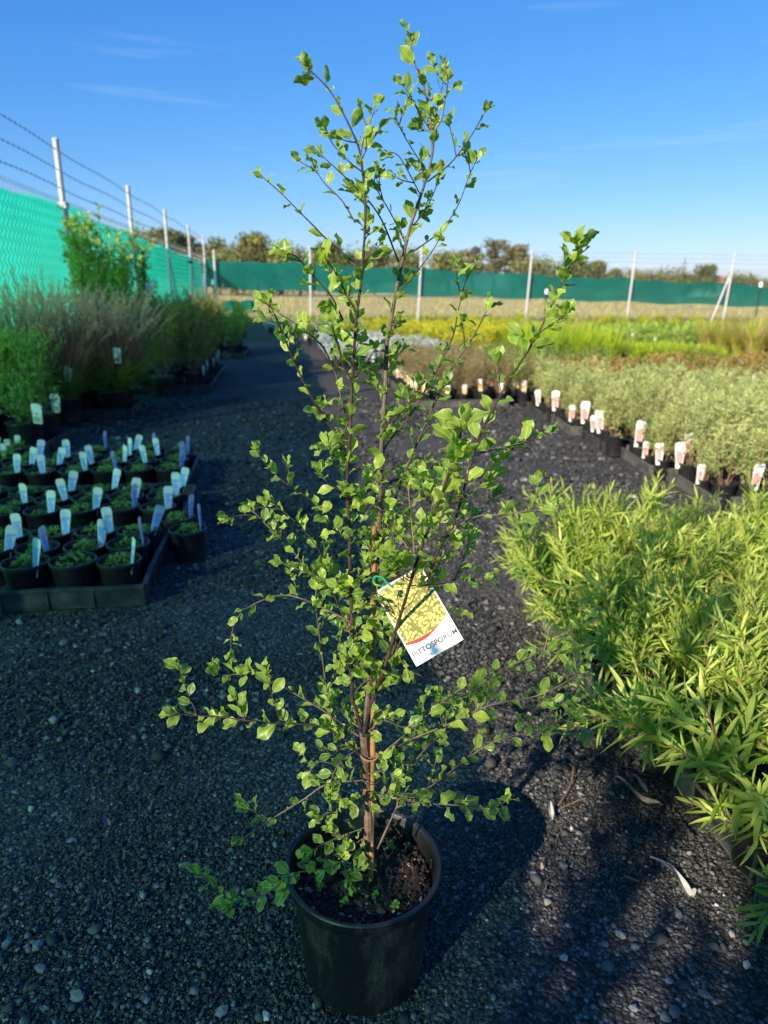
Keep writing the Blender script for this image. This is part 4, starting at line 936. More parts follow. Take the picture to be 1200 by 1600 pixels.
link('pot', mb.mesh('pot', ['big_pot']), pit, Matrix.Diagonal((PSC, PSC, 1.01, 1)))
r = random.Random(31)
mb = MB(); vs = [(0, 0, nz_ + 0.004)]; KR, KS = 26, 64
for k in range(1, KR + 1):
    for i in range(KS):
        a = 2 * PI * i / KS; qd = 0.1125 * k / KR; vs.append((qd * math.cos(a), qd * math.sin(a), nz_ + 0.004 * (1 - (k / KR) ** 2) + r.uniform(-.0035, .0035) + 0.003 * math.sin(a * 3 + k * .4)))
fs = [(0, 1 + i, 1 + (i + 1) % KS) for i in range(KS)]
for k in range(KR - 1):
    for i in range(KS): a = 1 + k * KS + i; b = 1 + k * KS + (i + 1) % KS; fs.append((a, a + KS, b + KS, b))
mb.add(vs, fs); link('soil', mb.mesh('soil', ['soil'], False), pit)
ICO_T = (1 + 5 ** 0.5) / 2
ICO_V = [Vector(v).normalized() for v in ((-1, ICO_T, 0), (1, ICO_T, 0), (-1, -ICO_T, 0), (1, -ICO_T, 0), (0, -1, ICO_T), (0, 1, ICO_T), (0, -1, -ICO_T), (0, 1, -ICO_T), (ICO_T, 0, -1), (ICO_T, 0, 1), (-ICO_T, 0, -1), (-ICO_T, 0, 1))]
ICO_F = [(0, 11, 5), (0, 5, 1), (0, 1, 7), (0, 7, 10), (0, 10, 11), (1, 5, 9), (5, 11, 4), (11, 10, 2), (10, 7, 6), (7, 1, 8), (3, 9, 4), (3, 4, 2), (3, 2, 6), (3, 6, 8), (3, 8, 9), (4, 9, 5), (2, 4, 11), (6, 2, 10), (8, 6, 7), (9, 8, 1)]
def chip(mb, p, dims, r, var):
    R = Quaternion(rdir(r), r.uniform(0, 6.28)); R2 = Matrix.Rotation(r.uniform(0, 6.28), 3, 'Z') @ Matrix.Rotation(r.gauss(0, 0.35), 3, 'X')
    vs = []
    for v in ICO_V:
        u = R @ v; u = Vector((u.x * dims[0], u.y * dims[1], u.z * dims[2])) * r.uniform(0.72, 1.15); vs.append(Vector(p) + R2 @ u)
    mb.add(vs, ICO_F, 0, None, var)
mb = MB()
for i in range(1500):
    a = r.uniform(0, 6.28); qd = 0.109 * math.sqrt(r.random()); l = min(0.011, r.lognormvariate(-5.9, 0.55))
    chip(mb, (qd * math.cos(a), qd * math.sin(a), nz_ + 0.004 + r.uniform(-.001, .003)), (l, l * r.uniform(0.35, 0.9), l * r.uniform(0.25, 0.6)), r, r.random() ** 1.1 * (1.0 if r.random() < .95 else 1.2) if r.random() > 0.02 else 1.0)
tag(link('bark_mulch', mb.mesh('bark_mulch', ['bark_chip'], False), pit), None, None, None, 'stuff')
# seedlings sprouting in the pot
def sprout(px, py, n, size):
    mb = MB(); c = ground_at(px, py, nz_ + 0.004) - ROOT
    for i in range(n):
        a = r.uniform(0, 6.28); q_ = r.uniform(0.2, 1.0) * size; z = r.uniform(0.006, 0.016); p = c + Vector((q_ * math.cos(a), q_ * math.sin(a), z))
        mb.tube([c, p], 0.0006, 3, 1, False)
        L = r.uniform(0.004, 0.008)
        mb.add([p + Vector((L * .6 * math.cos(k * PI / 3), L * .6 * math.sin(k * PI / 3), 0.001 * math.sin(k * 2))) for k in range(6)], [(0, 1, 2, 3, 4, 5)], 0, None, r.random())
    link('seedling', mb.mesh('seedling', ['midgreen', 'stem_green'], False), pit)
for a_ in ((545, 1372, 16, 0.016), (608, 1328, 9, 0.010), (637, 1326, 5, 0.006), (500, 1392, 6, 0.007), (537, 1416, 7, 0.008), (586, 1410, 6, 0.008), (620, 1421, 6, 0.01), (673, 1356, 5, 0.007)): sprout(*a_)
# dead straws
for a_ in ((612, 1318, 622, 1332), (598, 1322, 604, 1336), (630, 1285, 640, 1300)):
    mb = MB(); p0 = ground_at(a_[0], a_[1], nz_ + 0.012) - ROOT; p1 = ground_at(a_[2], a_[3], nz_ + 0.006) - ROOT
    mb.tube([p0, (p0 + p1) / 2 + Vector((0, 0, .002)), p1], [0.0012, 0.0016, 0.0006], 5); link('dead_stalk', mb.mesh('dead_stalk', ['stem_tan']), pit)
# bamboo stake with nodes
sp = [at_y(x, y, 0.950 + 0.024 * (1363 - y) / 541) for x, y in ((580, 1363), (581.5, 1280), (582.5, 1200), (583, 1100), (583.5, 1000), (584.5, 900), (585, 822))]
mb = MB(); pts = []; rad = []
for i in range(len(sp) - 1):
    for k in range(6):
        q_ = k / 6; pts.append(sp[i].lerp(sp[i + 1], q_) - ROOT); rad.append(0.0039 + (0.0011 if k == 2 else (0.0003 if k in (1, 3) else 0)))
pts.append(sp[-1] - ROOT); rad.append(0.0045); pts[0].z = nz_ - 0.03
mb.tube(pts, rad, 10); link('stake', mb.mesh('stake', ['bamboo']), pit)

STEMS = [  # points in the picture, depth at foot and tip, radius at foot and tip, bark, first leafy fraction, leaf pitch (m), leaf length, side-twig rate per metre, leaf tone
 ('trunk', [(576, 1338), (576, 1280), (573, 1230), (571, 1180), (567, 1140)], .958, .955, .0088, .0068, 'bark_trunk', 2, .02, .026, 0, .5),
 ('branch', [(567, 1150), (556, 1108), (550, 1085), (550, 975), (547, 900), (546, 825), (542, 750), (547, 680), (550, 597), (554, 540), (556, 500), (564, 443), (569, 380), (571, 327), (567, 275), (562, 236), (548, 201), (527, 160), (510, 135), (481, 106)], .955, .93, .0046, .0011, 'bark_dark', .10, .013, .027, 22, .6),
 ('branch', [(569, 1155), (578, 1050), (588, 900), (594, 798), (595, 747), (597, 677), (602, 611), (604, 546), (609, 513), (618, 462), (632, 392), (641, 355), (656, 310), (667, 275), (676, 236), (674, 198), (667, 152), (658, 125), (646, 93), (641, 58)], .96, 1.0, .0058, .0011, 'bark_grey', .12, .015, .028, 20, .6),
 ('branch', [(567, 1150), (580, 1100), (600, 1045), (620, 980), (640, 915), (660, 850), (681, 798), (702, 737), (716, 690), (722, 668)], .95, .82, .0042, .0022, 'bark_dark', .12, .014, .033, 22, .5),
 ('branch', [(573, 1130), (600, 1050), (640, 960), (672, 890), (690, 850), (707, 825), (722, 775), (744, 695), (763, 653), (791, 602), (823, 551), (847, 509), (879, 439), (900, 395), (909, 376)], .965, .90, .0038, .0012, 'bark_dark', .35, .016, .032, 14, .6),
 ('branch', [(590, 870), (613, 793), (640, 720), (651, 695), (679, 630), (707, 574), (739, 527), (758, 490), (764, 478)], .97, 1.02, .0028, .001, 'bark_dark', .15, .014, .025, 16, .5),
 ('branch', [(597, 720), (604, 695), (641, 649), (679, 583), (707, 527), (716, 485), (728, 439), (745, 412)], .97, 1.05, .0024, .001, 'bark_dark', .15, .015, .025, 14, .5),
 ('branch', [(597, 700), (600, 677), (619, 655), (645, 620), (656, 604)], .965, .99, .002, .001, 'bark_dark', .2, .012, .024, 10, .4),
 ('branch', [(547, 700), (506, 653), (480, 607), (465, 577), (450, 542), (439, 514), (423, 480), (408, 471)], .95, .90, .003, .001, 'bark_dark', .1, .013, .026, 18, .6),
 ('branch', [(549, 670), (536, 633), (526, 590), (517, 566), (504, 542), (482, 521), (461, 505), (437, 490), (418, 473)], .95, .97, .0022, .001, 'bark_dark', .15, .015, .026, 10, .5),
 ('branch', [(552, 600), (536, 570), (532, 553), (523, 525), (519, 494)], .95, .92, .0022, .0012, 'bark_dark', .2, .012, .03, 14, .5),
 ('branch', [(564, 418), (520, 383), (485, 348), (464, 327), (436, 299), (402, 270)], .945, .98, .0019, .0008, 'bark_dark', .1, .022, .021, 0, .6),
 ('branch', [(553, 504), (534, 443), (506, 400)], .945, .92, .0018, .0009, 'bark_dark', .15, .013, .028, 10, .6),
 ('branch', [(536, 500), (519, 465), (497, 439), (464, 402), (450, 398)], .945, .90, .0018, .0009, 'bark_dark', .2, .014, .03, 10, .6),
 ('branch', [(623, 410), (597, 345), (569, 306), (530, 268), (495, 236)], .985, .96, .0018, .0008, 'bark_dark', .15, .014, .023, 12, .6),
 ('branch', [(636, 385), (611, 334), (586, 289), (590, 262)], .985, 1.02, .0016, .0008, 'bark_dark', .2, .013, .022, 12, .6),
 ('branch', [(555, 348), (534, 313), (506, 285), (488, 256)], .935, .96, .0015, .0008, 'bark_dark', .2, .016, .02, 10, .6),
 ('branch', [(565, 268), (545, 252), (520, 225), (507, 198)], .935, .92, .0013, .0007, 'bark_dark', .1, .012, .02, 16, .6),
 ('branch', [(646, 352), (667, 324), (684, 285), (690, 262)], .985, 1.0, .0014, .0008, 'bark_dark', .15, .014, .023, 10, .6),
 ('branch', [(668, 284), (702, 257), (730, 222), (751, 187), (763, 168)], .99, .97, .0015, .0007, 'bark_dark', .15, .016, .021, 6, .6),
 ('branch', [(634, 401), (670, 376), (691, 359), (716, 320), (733, 275), (747, 245)], .985, 1.03, .0016, .0007, 'bark_dark', .2, .016, .022, 6, .6),
 ('branch', [(620, 462), (655, 420), (679, 387), (688, 368)], .98, .95, .0014, .0007, 'bark_dark', .2, .016, .022, 6, .6),
 ('branch', [(672, 203), (653, 173), (641, 150), (630, 134)], .99, .98, .0012, .0006, 'bark_dark', .2, .012, .02, 10, .6),
 ('branch', [(676, 212), (684, 166), (692, 131), (693, 110)], .99, 1.0, .0012, .0006, 'bark_dark', .2, .011, .02, 14, .6),
 ('branch', [(678, 206), (691, 184), (698, 145), (713, 134)], .99, .97, .0012, .0006, 'bark_dark', .2, .012, .019, 14, .6),
 ('branch', [(667, 268), (646, 236), (628, 205), (617, 177)], .99, .96, .0013, .0006, 'bark_dark', .15, .013, .02, 12, .6),
 ('branch', [(563, 245), (569, 215), (576, 198), (589, 163)], .935, .95, .0012, .0006, 'bark_dark', .15, .013, .02, 10, .6),
 ('branch', [(656, 303), (632, 257), (618, 240), (602, 238)], .985, .95, .0012, .0006, 'bark_dark', .2, .013, .021, 12, .6),
 # lower branches
 ('branch', [(568, 1186), (530, 1149), (485, 1133), (408, 1129), (359, 1122), (291, 1117), (270, 1114)], .952, .90, .0026, .0009, 'bark_dark', .08, .011, .029, 12, .55),
 ('branch', [(560, 1150), (530, 1128), (505, 1110), (455, 1080), (430, 1060), (410, 1053), (375, 1053), (345, 1055), (337, 1040)], .955, .97, .0022, .0008, 'bark_grey', .15, .014, .028, 8, .55),
 ('branch', [(548, 972), (505, 950), (470, 935), (440, 930), (405, 940), (375, 960), (362, 990), (361, 1024)], .95, .96, .002, .0008, 'bark_grey', .12, .013, .024, 4, .8),
 ('branch', [(570, 1219), (512, 1225), (476, 1248), (435, 1273), (395, 1300), (372, 1315)], .95, .89, .002, .0009, 'bark_grey', .12, .018, .028, 4, .35),
 ('branch', [(574, 1318), (560, 1328), (539, 1342), (512, 1356), (453, 1366), (426, 1390), (377, 1410), (341, 1394), (313, 1364)], .945, .84, .0022, .0009, 'bark_grey', .05, .013, .030, 10, .35),
 ('branch', [(573, 1238), (620, 1248), (665, 1255), (710, 1258), (768, 1262), (782, 1266)], .95, .92, .0022, .0009, 'bark_grey', .1, .012, .028, 14, .55),
 ('branch', [(570, 1187), (605, 1175), (650, 1152), (700, 1132), (765, 1102), (840, 1087), (890, 1062), (908, 1048)], .95, .93, .0026, .0011, 'bark_grey', .12, .012, .029, 20, .45),
 ('branch', [(571, 1200), (630, 1150), (675, 1110), (715, 1080), (770, 1052), (840, 1020), (880, 990), (918, 968)], .96, 1.02, .0024, .001, 'bark_grey', .25, .013, .03, 12, .35),
 ('branch', [(590, 1326), (611, 1280), (621, 1257), (625, 1221), (656, 1180), (690, 1145), (715, 1115), (745, 1092)], .945, 1.0, .0026, .0011, 'bark_grey', .35, .013, .028, 18, .45),
 ('branch', [(621, 1262), (674, 1228), (724, 1190), (760, 1165), (800, 1150), (850, 1143)], .955, .99, .0022, .0009, 'bark_grey', .2, .013, .028, 14, .35),
 ('branch', [(760, 1104), (800, 1112), (829, 1129), (843, 1145), (890, 1143), (915, 1146)], .94, .96, .0016, .0008, 'bark_grey', .15, .012, .03, 18, .3),
 ('branch', [(850, 1018), (857, 979), (843, 944), (825, 910), (814, 893)], 1.0, 1.02, .0013, .0006, 'stem_tan', .2, .016, .02, 0, .5),
 ('branch', [(560, 1228), (538, 1200), (525, 1165), (510, 1075), (500, 1000), (493, 940), (495, 904), (470, 877), (449, 850), (422, 826), (403, 806), (388, 793)], .955, .98, .0024, .0008, 'bark_grey', .15, .014, .026, 12, .55),
 ('branch', [(548, 985), (530, 950), (514, 904), (502, 868), (487, 843), (460, 814), (430, 789), (418, 779)], .95, .97, .0018, .0008, 'bark_dark', .15, .013, .025, 12, .6),
 ('branch', [(546, 820), (533, 810), (502, 793), (468, 768), (449, 757), (426, 737), (409, 718), (401, 702)], .95, .93, .0016, .0008, 'bark_dark', .2, .015, .022, 8, .6),
 ('branch', [(420, 824), (395, 806), (370, 806), (352, 812)], .975, .97, .001, .0006, 'bark_dark', .3, .014, .024, 0, .6),
 ('branch', [(704, 832), (741, 808), (785, 804), (819, 799), (847, 795), (866, 784)], .93, .91, .0017, .0008, 'bark_grey', .1, .014, .028, 10, .4),
 ('branch', [(738, 712), (757, 706), (806, 695), (834, 684), (860, 671)], .93, .95, .0015, .0008, 'bark_dark', .2, .013, .027, 10, .4),
 ('branch', [(690, 872), (702, 860), (724, 836), (743, 812), (758, 790), (776, 770)], .945, 1.0, .0015, .0008, 'bark_dark', .2, .012, .025, 12, .4),
 ('branch', [(748, 749), (776, 723), (804, 699)], .935, .98, .0013, .0008, 'bark_dark', .3, .013, .025, 10, .4),
 ('branch', [(650, 905), (646, 850), (641, 795), (637, 756)], .935, .95, .0015, .0008, 'stem_tan', .2, .013, .025, 12, .5),
 ('branch', [(641, 915), (690, 912), (740, 904), (765, 900)], .93, .96, .0014, .0007, 'bark_dark', .1, .011, .028, 14, .5),
 ('branch', [(624, 968), (590, 935), (560, 920), (530, 918)], .93, .91, .0014, .0007, 'bark_dark', .15, .012, .028, 10, .5),
 ('branch', [(668, 832), (700, 790), (735, 770), (765, 745)], .91, .92, .0015, .0008, 'bark_dark', .15, .012, .030, 12, .4),
 ('branch', [(594, 800), (560, 775), (520, 760), (500, 735)], .955, .93, .0015, .0008, 'bark_dark', .2, .012, .026, 10, .6),
]
for pts_, y1_ in (([(568, 1165), (545, 1180), (525, 1200), (515, 1228)], .92), ([(573, 1240), (545, 1262), (520, 1268), (495, 1278)], .90), ([(575, 1262), (592, 1246), (612, 1238)], .92), ([(572, 1210), (600, 1205), (628, 1218)], .93),
                  ([(568, 1150), (590, 1130), (614, 1118)], .93), ([(566, 1140), (540, 1120), (520, 1092)], .98), ([(575, 1305), (552, 1322), (532, 1350), (546, 1382)], .90), ([(574, 1292), (545, 1302), (520, 1312), (478, 1332)], .92),
                  ([(553, 1082), (576, 1062), (602, 1066)], .93), ([(548, 1000), (572, 984), (602, 988)], .93), ([(547, 930), (524, 902), (512, 880)], .93), ([(600, 1045), (624, 1026), (640, 1052)], .93), ([(547, 960), (528, 1010), (534, 1040)], .92),
                  ([(594, 800), (620, 772), (640, 742)], 1.0), ([(597, 677), (618, 640), (628, 612)], 1.0), ([(550, 597), (573, 566), (590, 540)], 1.0), ([(546, 825), (570, 800), (586, 770)], 1.0), ([(592, 850), (612, 830), (640, 820)], 1.0), ([(660, 850), (690, 838), (712, 850)], .90),
                  ([(640, 915), (612, 890), (596, 862)], .90), ([(681, 798), (660, 768), (650, 738)], .90), ([(543, 750), (520, 720), (512, 690)], .97), ([(550, 640), (530, 690), (500, 700)], .93), ([(571, 1188), (545, 1200), (500, 1190), (480, 1210)], .97), ([(620, 980), (650, 958), (672, 972)], .92)):
    STEMS.append(('branch', pts_, .955, y1_, .0015, .0007, 'bark_grey' if pts_[0][1] > 1000 else 'bark_dark', .10, .0112, .0255, 20, .55))
# leaf shapes: folded, wavy-margined
def pleaf_geom(seed):
    r = random.Random(seed); n = 8; cols = (-1, -0.55, 0, 0.55, 1); vs = []; ed = []
    wv = r.uniform(0.03, 0.12); ph = r.uniform(0, 6); ph2 = r.uniform(0, 6); curl = r.uniform(-0.05, 0.35); fold = r.uniform(0.08, 0.45); wd = r.uniform(0.50, 0.66); pet = 0.12
    for k in range(n + 1):
        q = k / n
        ww = wd * 0.5 * (math.sin(PI * (0.04 + 0.96 * q) ** 1.15) ** 0.75) if 0 < k < n else (0.02 if k == 0 else 0.0)
        ww *= 1 - 0.35 * max(0, q - 0.75) / 0.25
        for c in cols:
            a = abs(c); z = fold * ww * a + wv * a * a * math.sin(q * 11 + (ph if c > 0 else ph2)) * (0.4 + 0.6 * math.sin(PI * q)) - curl * q * q * 0.8
            vs.append((c * ww * (1 + 0.05 * a * math.sin(q * 14 + ph2)), pet + q * (1 - pet) - 0.015 * a * math.sin(q * 13 + ph), z)); ed.append(a if 0 < k < n else (0.9 if k == n else 0.3))
    m = len(cols); fs = [(k * m + i, k * m + i + 1, (k + 1) * m + i + 1, (k + 1) * m + i) for k in range(n) for i in range(m - 1)]
    b = len(vs); vs += [(-0.014, 0, 0), (0.014, 0, 0), (0.014, pet * 1.2, 0.003), (-0.014, pet * 1.2, 0.003)]; ed += [0.05] * 4; fs.append((b, b + 1, b + 2, b + 3))
    return vs, fs, ed
PG = [pleaf_geom(900 + k) for k in range(14)]
PLM = {}
def pleaf_mesh(k, vi):
    if (k, vi) not in PLM:
        mb = MB(); v, f, e = PG[k]; mb.add(v, f, 0, e, (0.15, 0.4, 0.65, 0.9)[vi]); PLM[(k, vi)] = mb.mesh('leaf', ['pitto'])
    return PLM[(k, vi)]
LEAVES = []
r = random.Random(44)
TAGPOLY = [(594, 925), (655, 886), (716, 990), (642, 1034)]
def in_tag(x, y):
    s = 0
    for i in range(4):
        a, b = TAGPOLY[i], TAGPOLY[(i + 1) % 4]; c = (b[0] - a[0]) * (y - a[1]) - (b[1] - a[1]) * (x - a[0]); s += 1 if c > 0 else -1
    return abs(s) == 4
CENTRE = Vector((ROOT.x, ROOT.y, 0)); TAGC = at_y(654, 962, 0.925); TAGN = (-_f + Vector((-0.10, 0, 0.12))).normalized()
def add_leaf(p, d, L, tone, fixed=False):
    x, y = proj(p + d * L * 0.6)
    if in_tag(x, y) and p.y < 0.935 and r.random() < 0.8: return
    if L > 0.012 and 452 < x < 690 and y > 1445: return
    L *= 0.96 if p.z < 0.95 else 0.90
    if not fixed: L *= r.choice((0.68, 0.85, 1.0, 1.0, 1.1, 1.22))
    q_ = p + d * L * 0.5; den = TOSUN.dot(TAGN)
    if abs(den) > 1e-4:
        k_ = (q_ - TAGC).dot(TAGN) / den
        if 0 < k_ < 0.9:
            x, y = proj(q_ - TOSUN * k_)
            if in_tag(x, y) and r.random() < 0.85: return
    away = Vector((p.x - CENTRE.x, p.y - CENTRE.y, 0)); away = away.normalized() if away.length > 1e-3 else Vector((0, -1, 0))
    nrm = Vector((0, 0, 1)) * r.uniform(0.4, 1.0) + away * r.uniform(-.1, .5) + rdir(r) * 0.55 - d * 0.3
    LEAVES.append((frame(p, d, nrm, L), r.randrange(14), min(1, max(0, tone + r.gauss(0, .22))), (p - CAMLOC).length / L))
def leafy(pts, f0, pitch, L, tone, tuft=4):
    ln = [0.0]
    for a, b in zip(pts, pts[1:]): ln.append(ln[-1] + (b - a).length)
    tot = ln[-1]; u = f0 * tot; az = r.uniform(0, 6.28)
    def at(u):
        for k in range(len(pts) - 1):
            if ln[k + 1] >= u:
                q = (u - ln[k]) / max(1e-6, ln[k + 1] - ln[k]); return pts[k].lerp(pts[k + 1], q), (pts[k + 1] - pts[k]).normalized()
        return pts[-1], (pts[-1] - pts[-2]).normalized()
    while u < tot:
        p, ax = at(u); az += 2.4 + r.uniform(-.4, .4); o = Quaternion(ax, az) @ ax.orthogonal().normalized(); op = r.uniform(0.6, 1.15)
        add_leaf(p, (ax * math.cos(op) + o * math.sin(op) + Vector((0, 0, 0.12))).normalized(), L * r.uniform(0.72, 1.12), tone)
        u += pitch * r.uniform(0.6, 1.4)
    p, ax = at(tot)
    for k in range(tuft):
        az += 2.4; o = Quaternion(ax, az) @ ax.orthogonal().normalized(); op = r.uniform(0.15, 0.8)
        add_leaf(p - ax * 0.004 * k, (ax * math.cos(op) + o * math.sin(op)).normalized(), L * r.uniform(0.55, 0.95), min(1, tone + .15))
    return at, tot
for name, pp_, y0, y1, r0, r1, bark, f0, pitch, LL, tw, tone in STEMS:
    N = len(pp_); P = [at_y(x, y, y0 + (y1 - y0) * (k / (N - 1)) + (r.gauss(0, .004) if 0 < k < N - 1 else 0)) for k, (x, y) in enumerate(pp_)]
    C_ = catmull(P, 4); M_ = len(C_)
    mb = MB(); mb.tube([p - ROOT for p in C_], [(0.66 if name == 'branch' else 0.92) * (r0 + (r1 - r0) * k / (M_ - 1) + (r0 * 0.12 if k % 5 == 2 else 0)) for k in range(M_)], 8 if r0 > .004 else 6)
    br = link(name, mb.mesh(name, [bark]), pit)
    if f0 >= 1: continue
    at, tot = leafy(C_, f0, pitch, LL, tone)
    nt_ = int(tot * tw * (1.08 if P[-1].z < 1.0 or r0 > .004 else 0.9) * (1 - f0) + 0.5)
    if nt_:
        for k in range(nt_):
            tb = MB(); u = tot * (f0 + (0.93 - f0) * (k + r.random()) / nt_); p, ax = at(u)
            hgt = p.z; o = Quaternion(ax, r.uniform(0, 6.28)) @ ax.orthogonal().normalized()
            if o.y < -0.3 and r.random() < .5: o.y *= -1
            lim = 0.075 if 0.30 < hgt < 0.85 else (0.05 if hgt <= .3 else 0.042)
            L = lim * r.uniform(0.4, 1.05); d = (ax * r.uniform(0.4, 0.9) + o).normalized() + Vector((0, 0, 0.25)); d.normalize()
            tw_p = [p, p + d * L * 0.5 + rdir(r) * 0.003, p + d * L + Vector((0, 0, L * .12))]
            tb.tube([q_ - ROOT for q_ in tw_p], [0.0009, 0.0007, 0.0005], 5, 0, False)
            leafy([Vector(q_) for q_ in tw_p], 0.25, 0.011, LL * 0.92, tone, 3)
            link('twig', tb.mesh('twig', [bark]), br)
# big fresh leaves at the tips of the two forward shoots
for px, py, y in ((722, 668, .82), (716, 695, .825), (708, 725, .83)):
    p = at_y(px, py, y)
    for k in range(4):
        a = r.uniform(0, 6.28); add_leaf(p, Vector((math.cos(a) * .75, math.sin(a) * .45 - .1, r.uniform(0.35, 1.0))).normalized(), r.uniform(0.034, 0.046), 0.6, True)
for px, py, y in ((905, 385, .90), (893, 410, .90), (878, 442, .905), (862, 475, .91), (850, 505, .915)):
    p = at_y(px, py, y)
    for k in range(3):
        a = r.uniform(0, 6.28); add_leaf(p, Vector((math.cos(a) * .7, math.sin(a) * .5, r.uniform(0.3, 1.0))).normalized(), r.uniform(0.026, 0.036), 0.6, True)
LEAVES.sort(key=lambda x: x[3])
RI = Matrix.Translation(-ROOT); rest = MB()
for n_, (M, k, var, _) in enumerate(LEAVES):
    if n_ < 300: link('leaf', pleaf_mesh(k, min(3, int(var * 4))), pit, RI @ M)
    else: v, f, e = PG[k]; rest.add(v, f, 0, e, var, RI @ M)
tag(link('leaves', rest.mesh('leaves', ['pitto']), pit), None, None, None, 'stuff')
print('pittosporum leaves', len(LEAVES))
# ties round stem and stake
def tie(px, py, mat, rad=0.010, z=0.003):
    c = at_y(px, py, 0.951) - ROOT; mb = MB()
    mb.tube([c + Vector((rad * 1.35 * math.cos(a), rad * 0.95 * math.sin(a), 0.002 * math.sin(a * 2 + 1))) for a in [2 * PI * k / 14 for k in range(15)]], z * 0.5, 5, 0, False); link('tie', mb.mesh('tie', [mat]), pit)
tie(577, 1182, 'brown_tie'); tie(576, 1142, 'black_tie', 0.011); tie(580, 1218, 'black_tie', 0.010, 0.002)

# ------------------------------------------------------------------ the hanging plant tag
tc_ = at_y(654, 962, 0.925)
ax_x = (CR * math.cos(math.radians(30)) + CU * math.sin(math.radians(30))).normalized(); ax_n = (-_f + Vector((-0.10, 0, 0.12))).normalized()
ax_x = (ax_x - ax_n * ax_x.dot(ax_n)).normalized(); ax_y = ax_n.cross(ax_x)
tg = bpy.data.objects.new('plant_tag', None); COL.objects.link(tg)
Mt = Matrix.Identity(4)
for i in range(3): Mt[i][0] = ax_x[i]; Mt[i][1] = ax_y[i]; Mt[i][2] = ax_n[i]; Mt[i][3] = tc_[i]
tg.matrix_world = Mt
tag(tg, 'white hanging plant tag with a yellow foliage photo, printed PITTOSPORUM, on the tall shrub', 'plant tag')
W2, H2 = 0.0385, 0.0605
def slab(name, poly, z0, z1, mat, parent):
    mb = MB(); n = len(poly); mb.add([(x, y, z0) for x, y in poly] + [(x, y, z1) for x, y in poly], [tuple(range(n))[::-1], tuple(range(n, 2 * n))] + [(i, (i + 1) % n, n + (i + 1) % n, n + i) for i in range(n)])
    return link(name, mb.mesh(name, [mat], False), parent)
card = slab('card', [(-W2, -H2), (W2, -H2), (W2, H2 - .006), (W2 - .006, H2), (-W2 + .006, H2), (-W2, H2 - .006)], -0.0005, 0.0, 'white', tg)
arc = lambda x: -0.0275 - 0.0105 * math.cos((x + 0.012) / 0.062 * PI * 0.9) * 0.9 + 0.004
xs = [-W2 + .0022 + (2 * W2 - .0044) * k / 14 for k in range(15)]
slab('photo', [(x, arc(x) + 0.0045 * max(0, 1 - ((x + 0.018) / 0.034) ** 2)) for x in xs] + [(W2 - .0022, H2 - .009), (W2 - .009, H2 - .0022), (-W2 + .009, H2 - .0022), (-W2 + .0022, H2 - .009)], 0.0001, 0.0004, 'print_yellow', card)
slab('red_band', [(x, arc(x)) for x in xs] + [(x, arc(x) + 0.0052 * max(0, 1 - ((x + 0.018) / 0.034) ** 2)) for x in reversed(xs)], 0.0003, 0.0006, 'red_ink', card)
def text(name, s, size, x, y, z, mat, parent, sp=1.0):
    cu = bpy.data.curves.new(name, 'FONT'); cu.body = s; cu.size = size; cu.extrude = 0.0001; cu.offset = 0.00012; cu.space_character = sp
    o = bpy.data.objects.new(name, cu); COL.objects.link(o); dg = bpy.context.evaluated_depsgraph_get(); me = bpy.data.meshes.new_from_object(o.evaluated_get(dg)); bpy.data.objects.remove(o)
    me.materials.clear(); me.materials.append(MT[mat]); return link(name, me, parent, T(x, y, z))
text('lettering', 'PITTOSPORUM', 0.0108, -W2 + .003, -H2 + .0125, 0.0005, 'ink', card, 1.02)
text('lettering', 'Silver Sheen', 0.0066, -W2 + .004, -H2 + .0045, 0.0003, 'grey_ink', card)
mb = MB(); mb.add([(-.013, -H2 + .003, .0006), (-.004, -H2 + .002, .0006), (.000, -H2 + .006, .0006), (-.003, -H2 + .011, .0006), (-.0045, -H2 + .017, .0006), (-.007, -H2 + .021, .0006), (-.006, -H2 + .015, .0006), (-.008, -H2 + .009, .0006)], [tuple(range(8))]); link('blue_mark', mb.mesh('blue_mark', ['blue_ink'], False), card)
mb = MB(); hole = Vector((-0.012, H2 - .006, 0)); loop = [hole + Vector((0, 0, .0012)), hole + Vector((-.004, .008, .004)), hole + Vector((-.006, .018, .002)), hole + Vector((-.016, .026, -.008)), hole + Vector((-.022, .018, -.012)), hole + Vector((-.010, .006, -.005)), hole + Vector((0, 0, -.0012))]
mb.tube(catmull(loop, 4), 0.0013, 6); link('loop', mb.mesh('loop', ['green_tie']), tg)

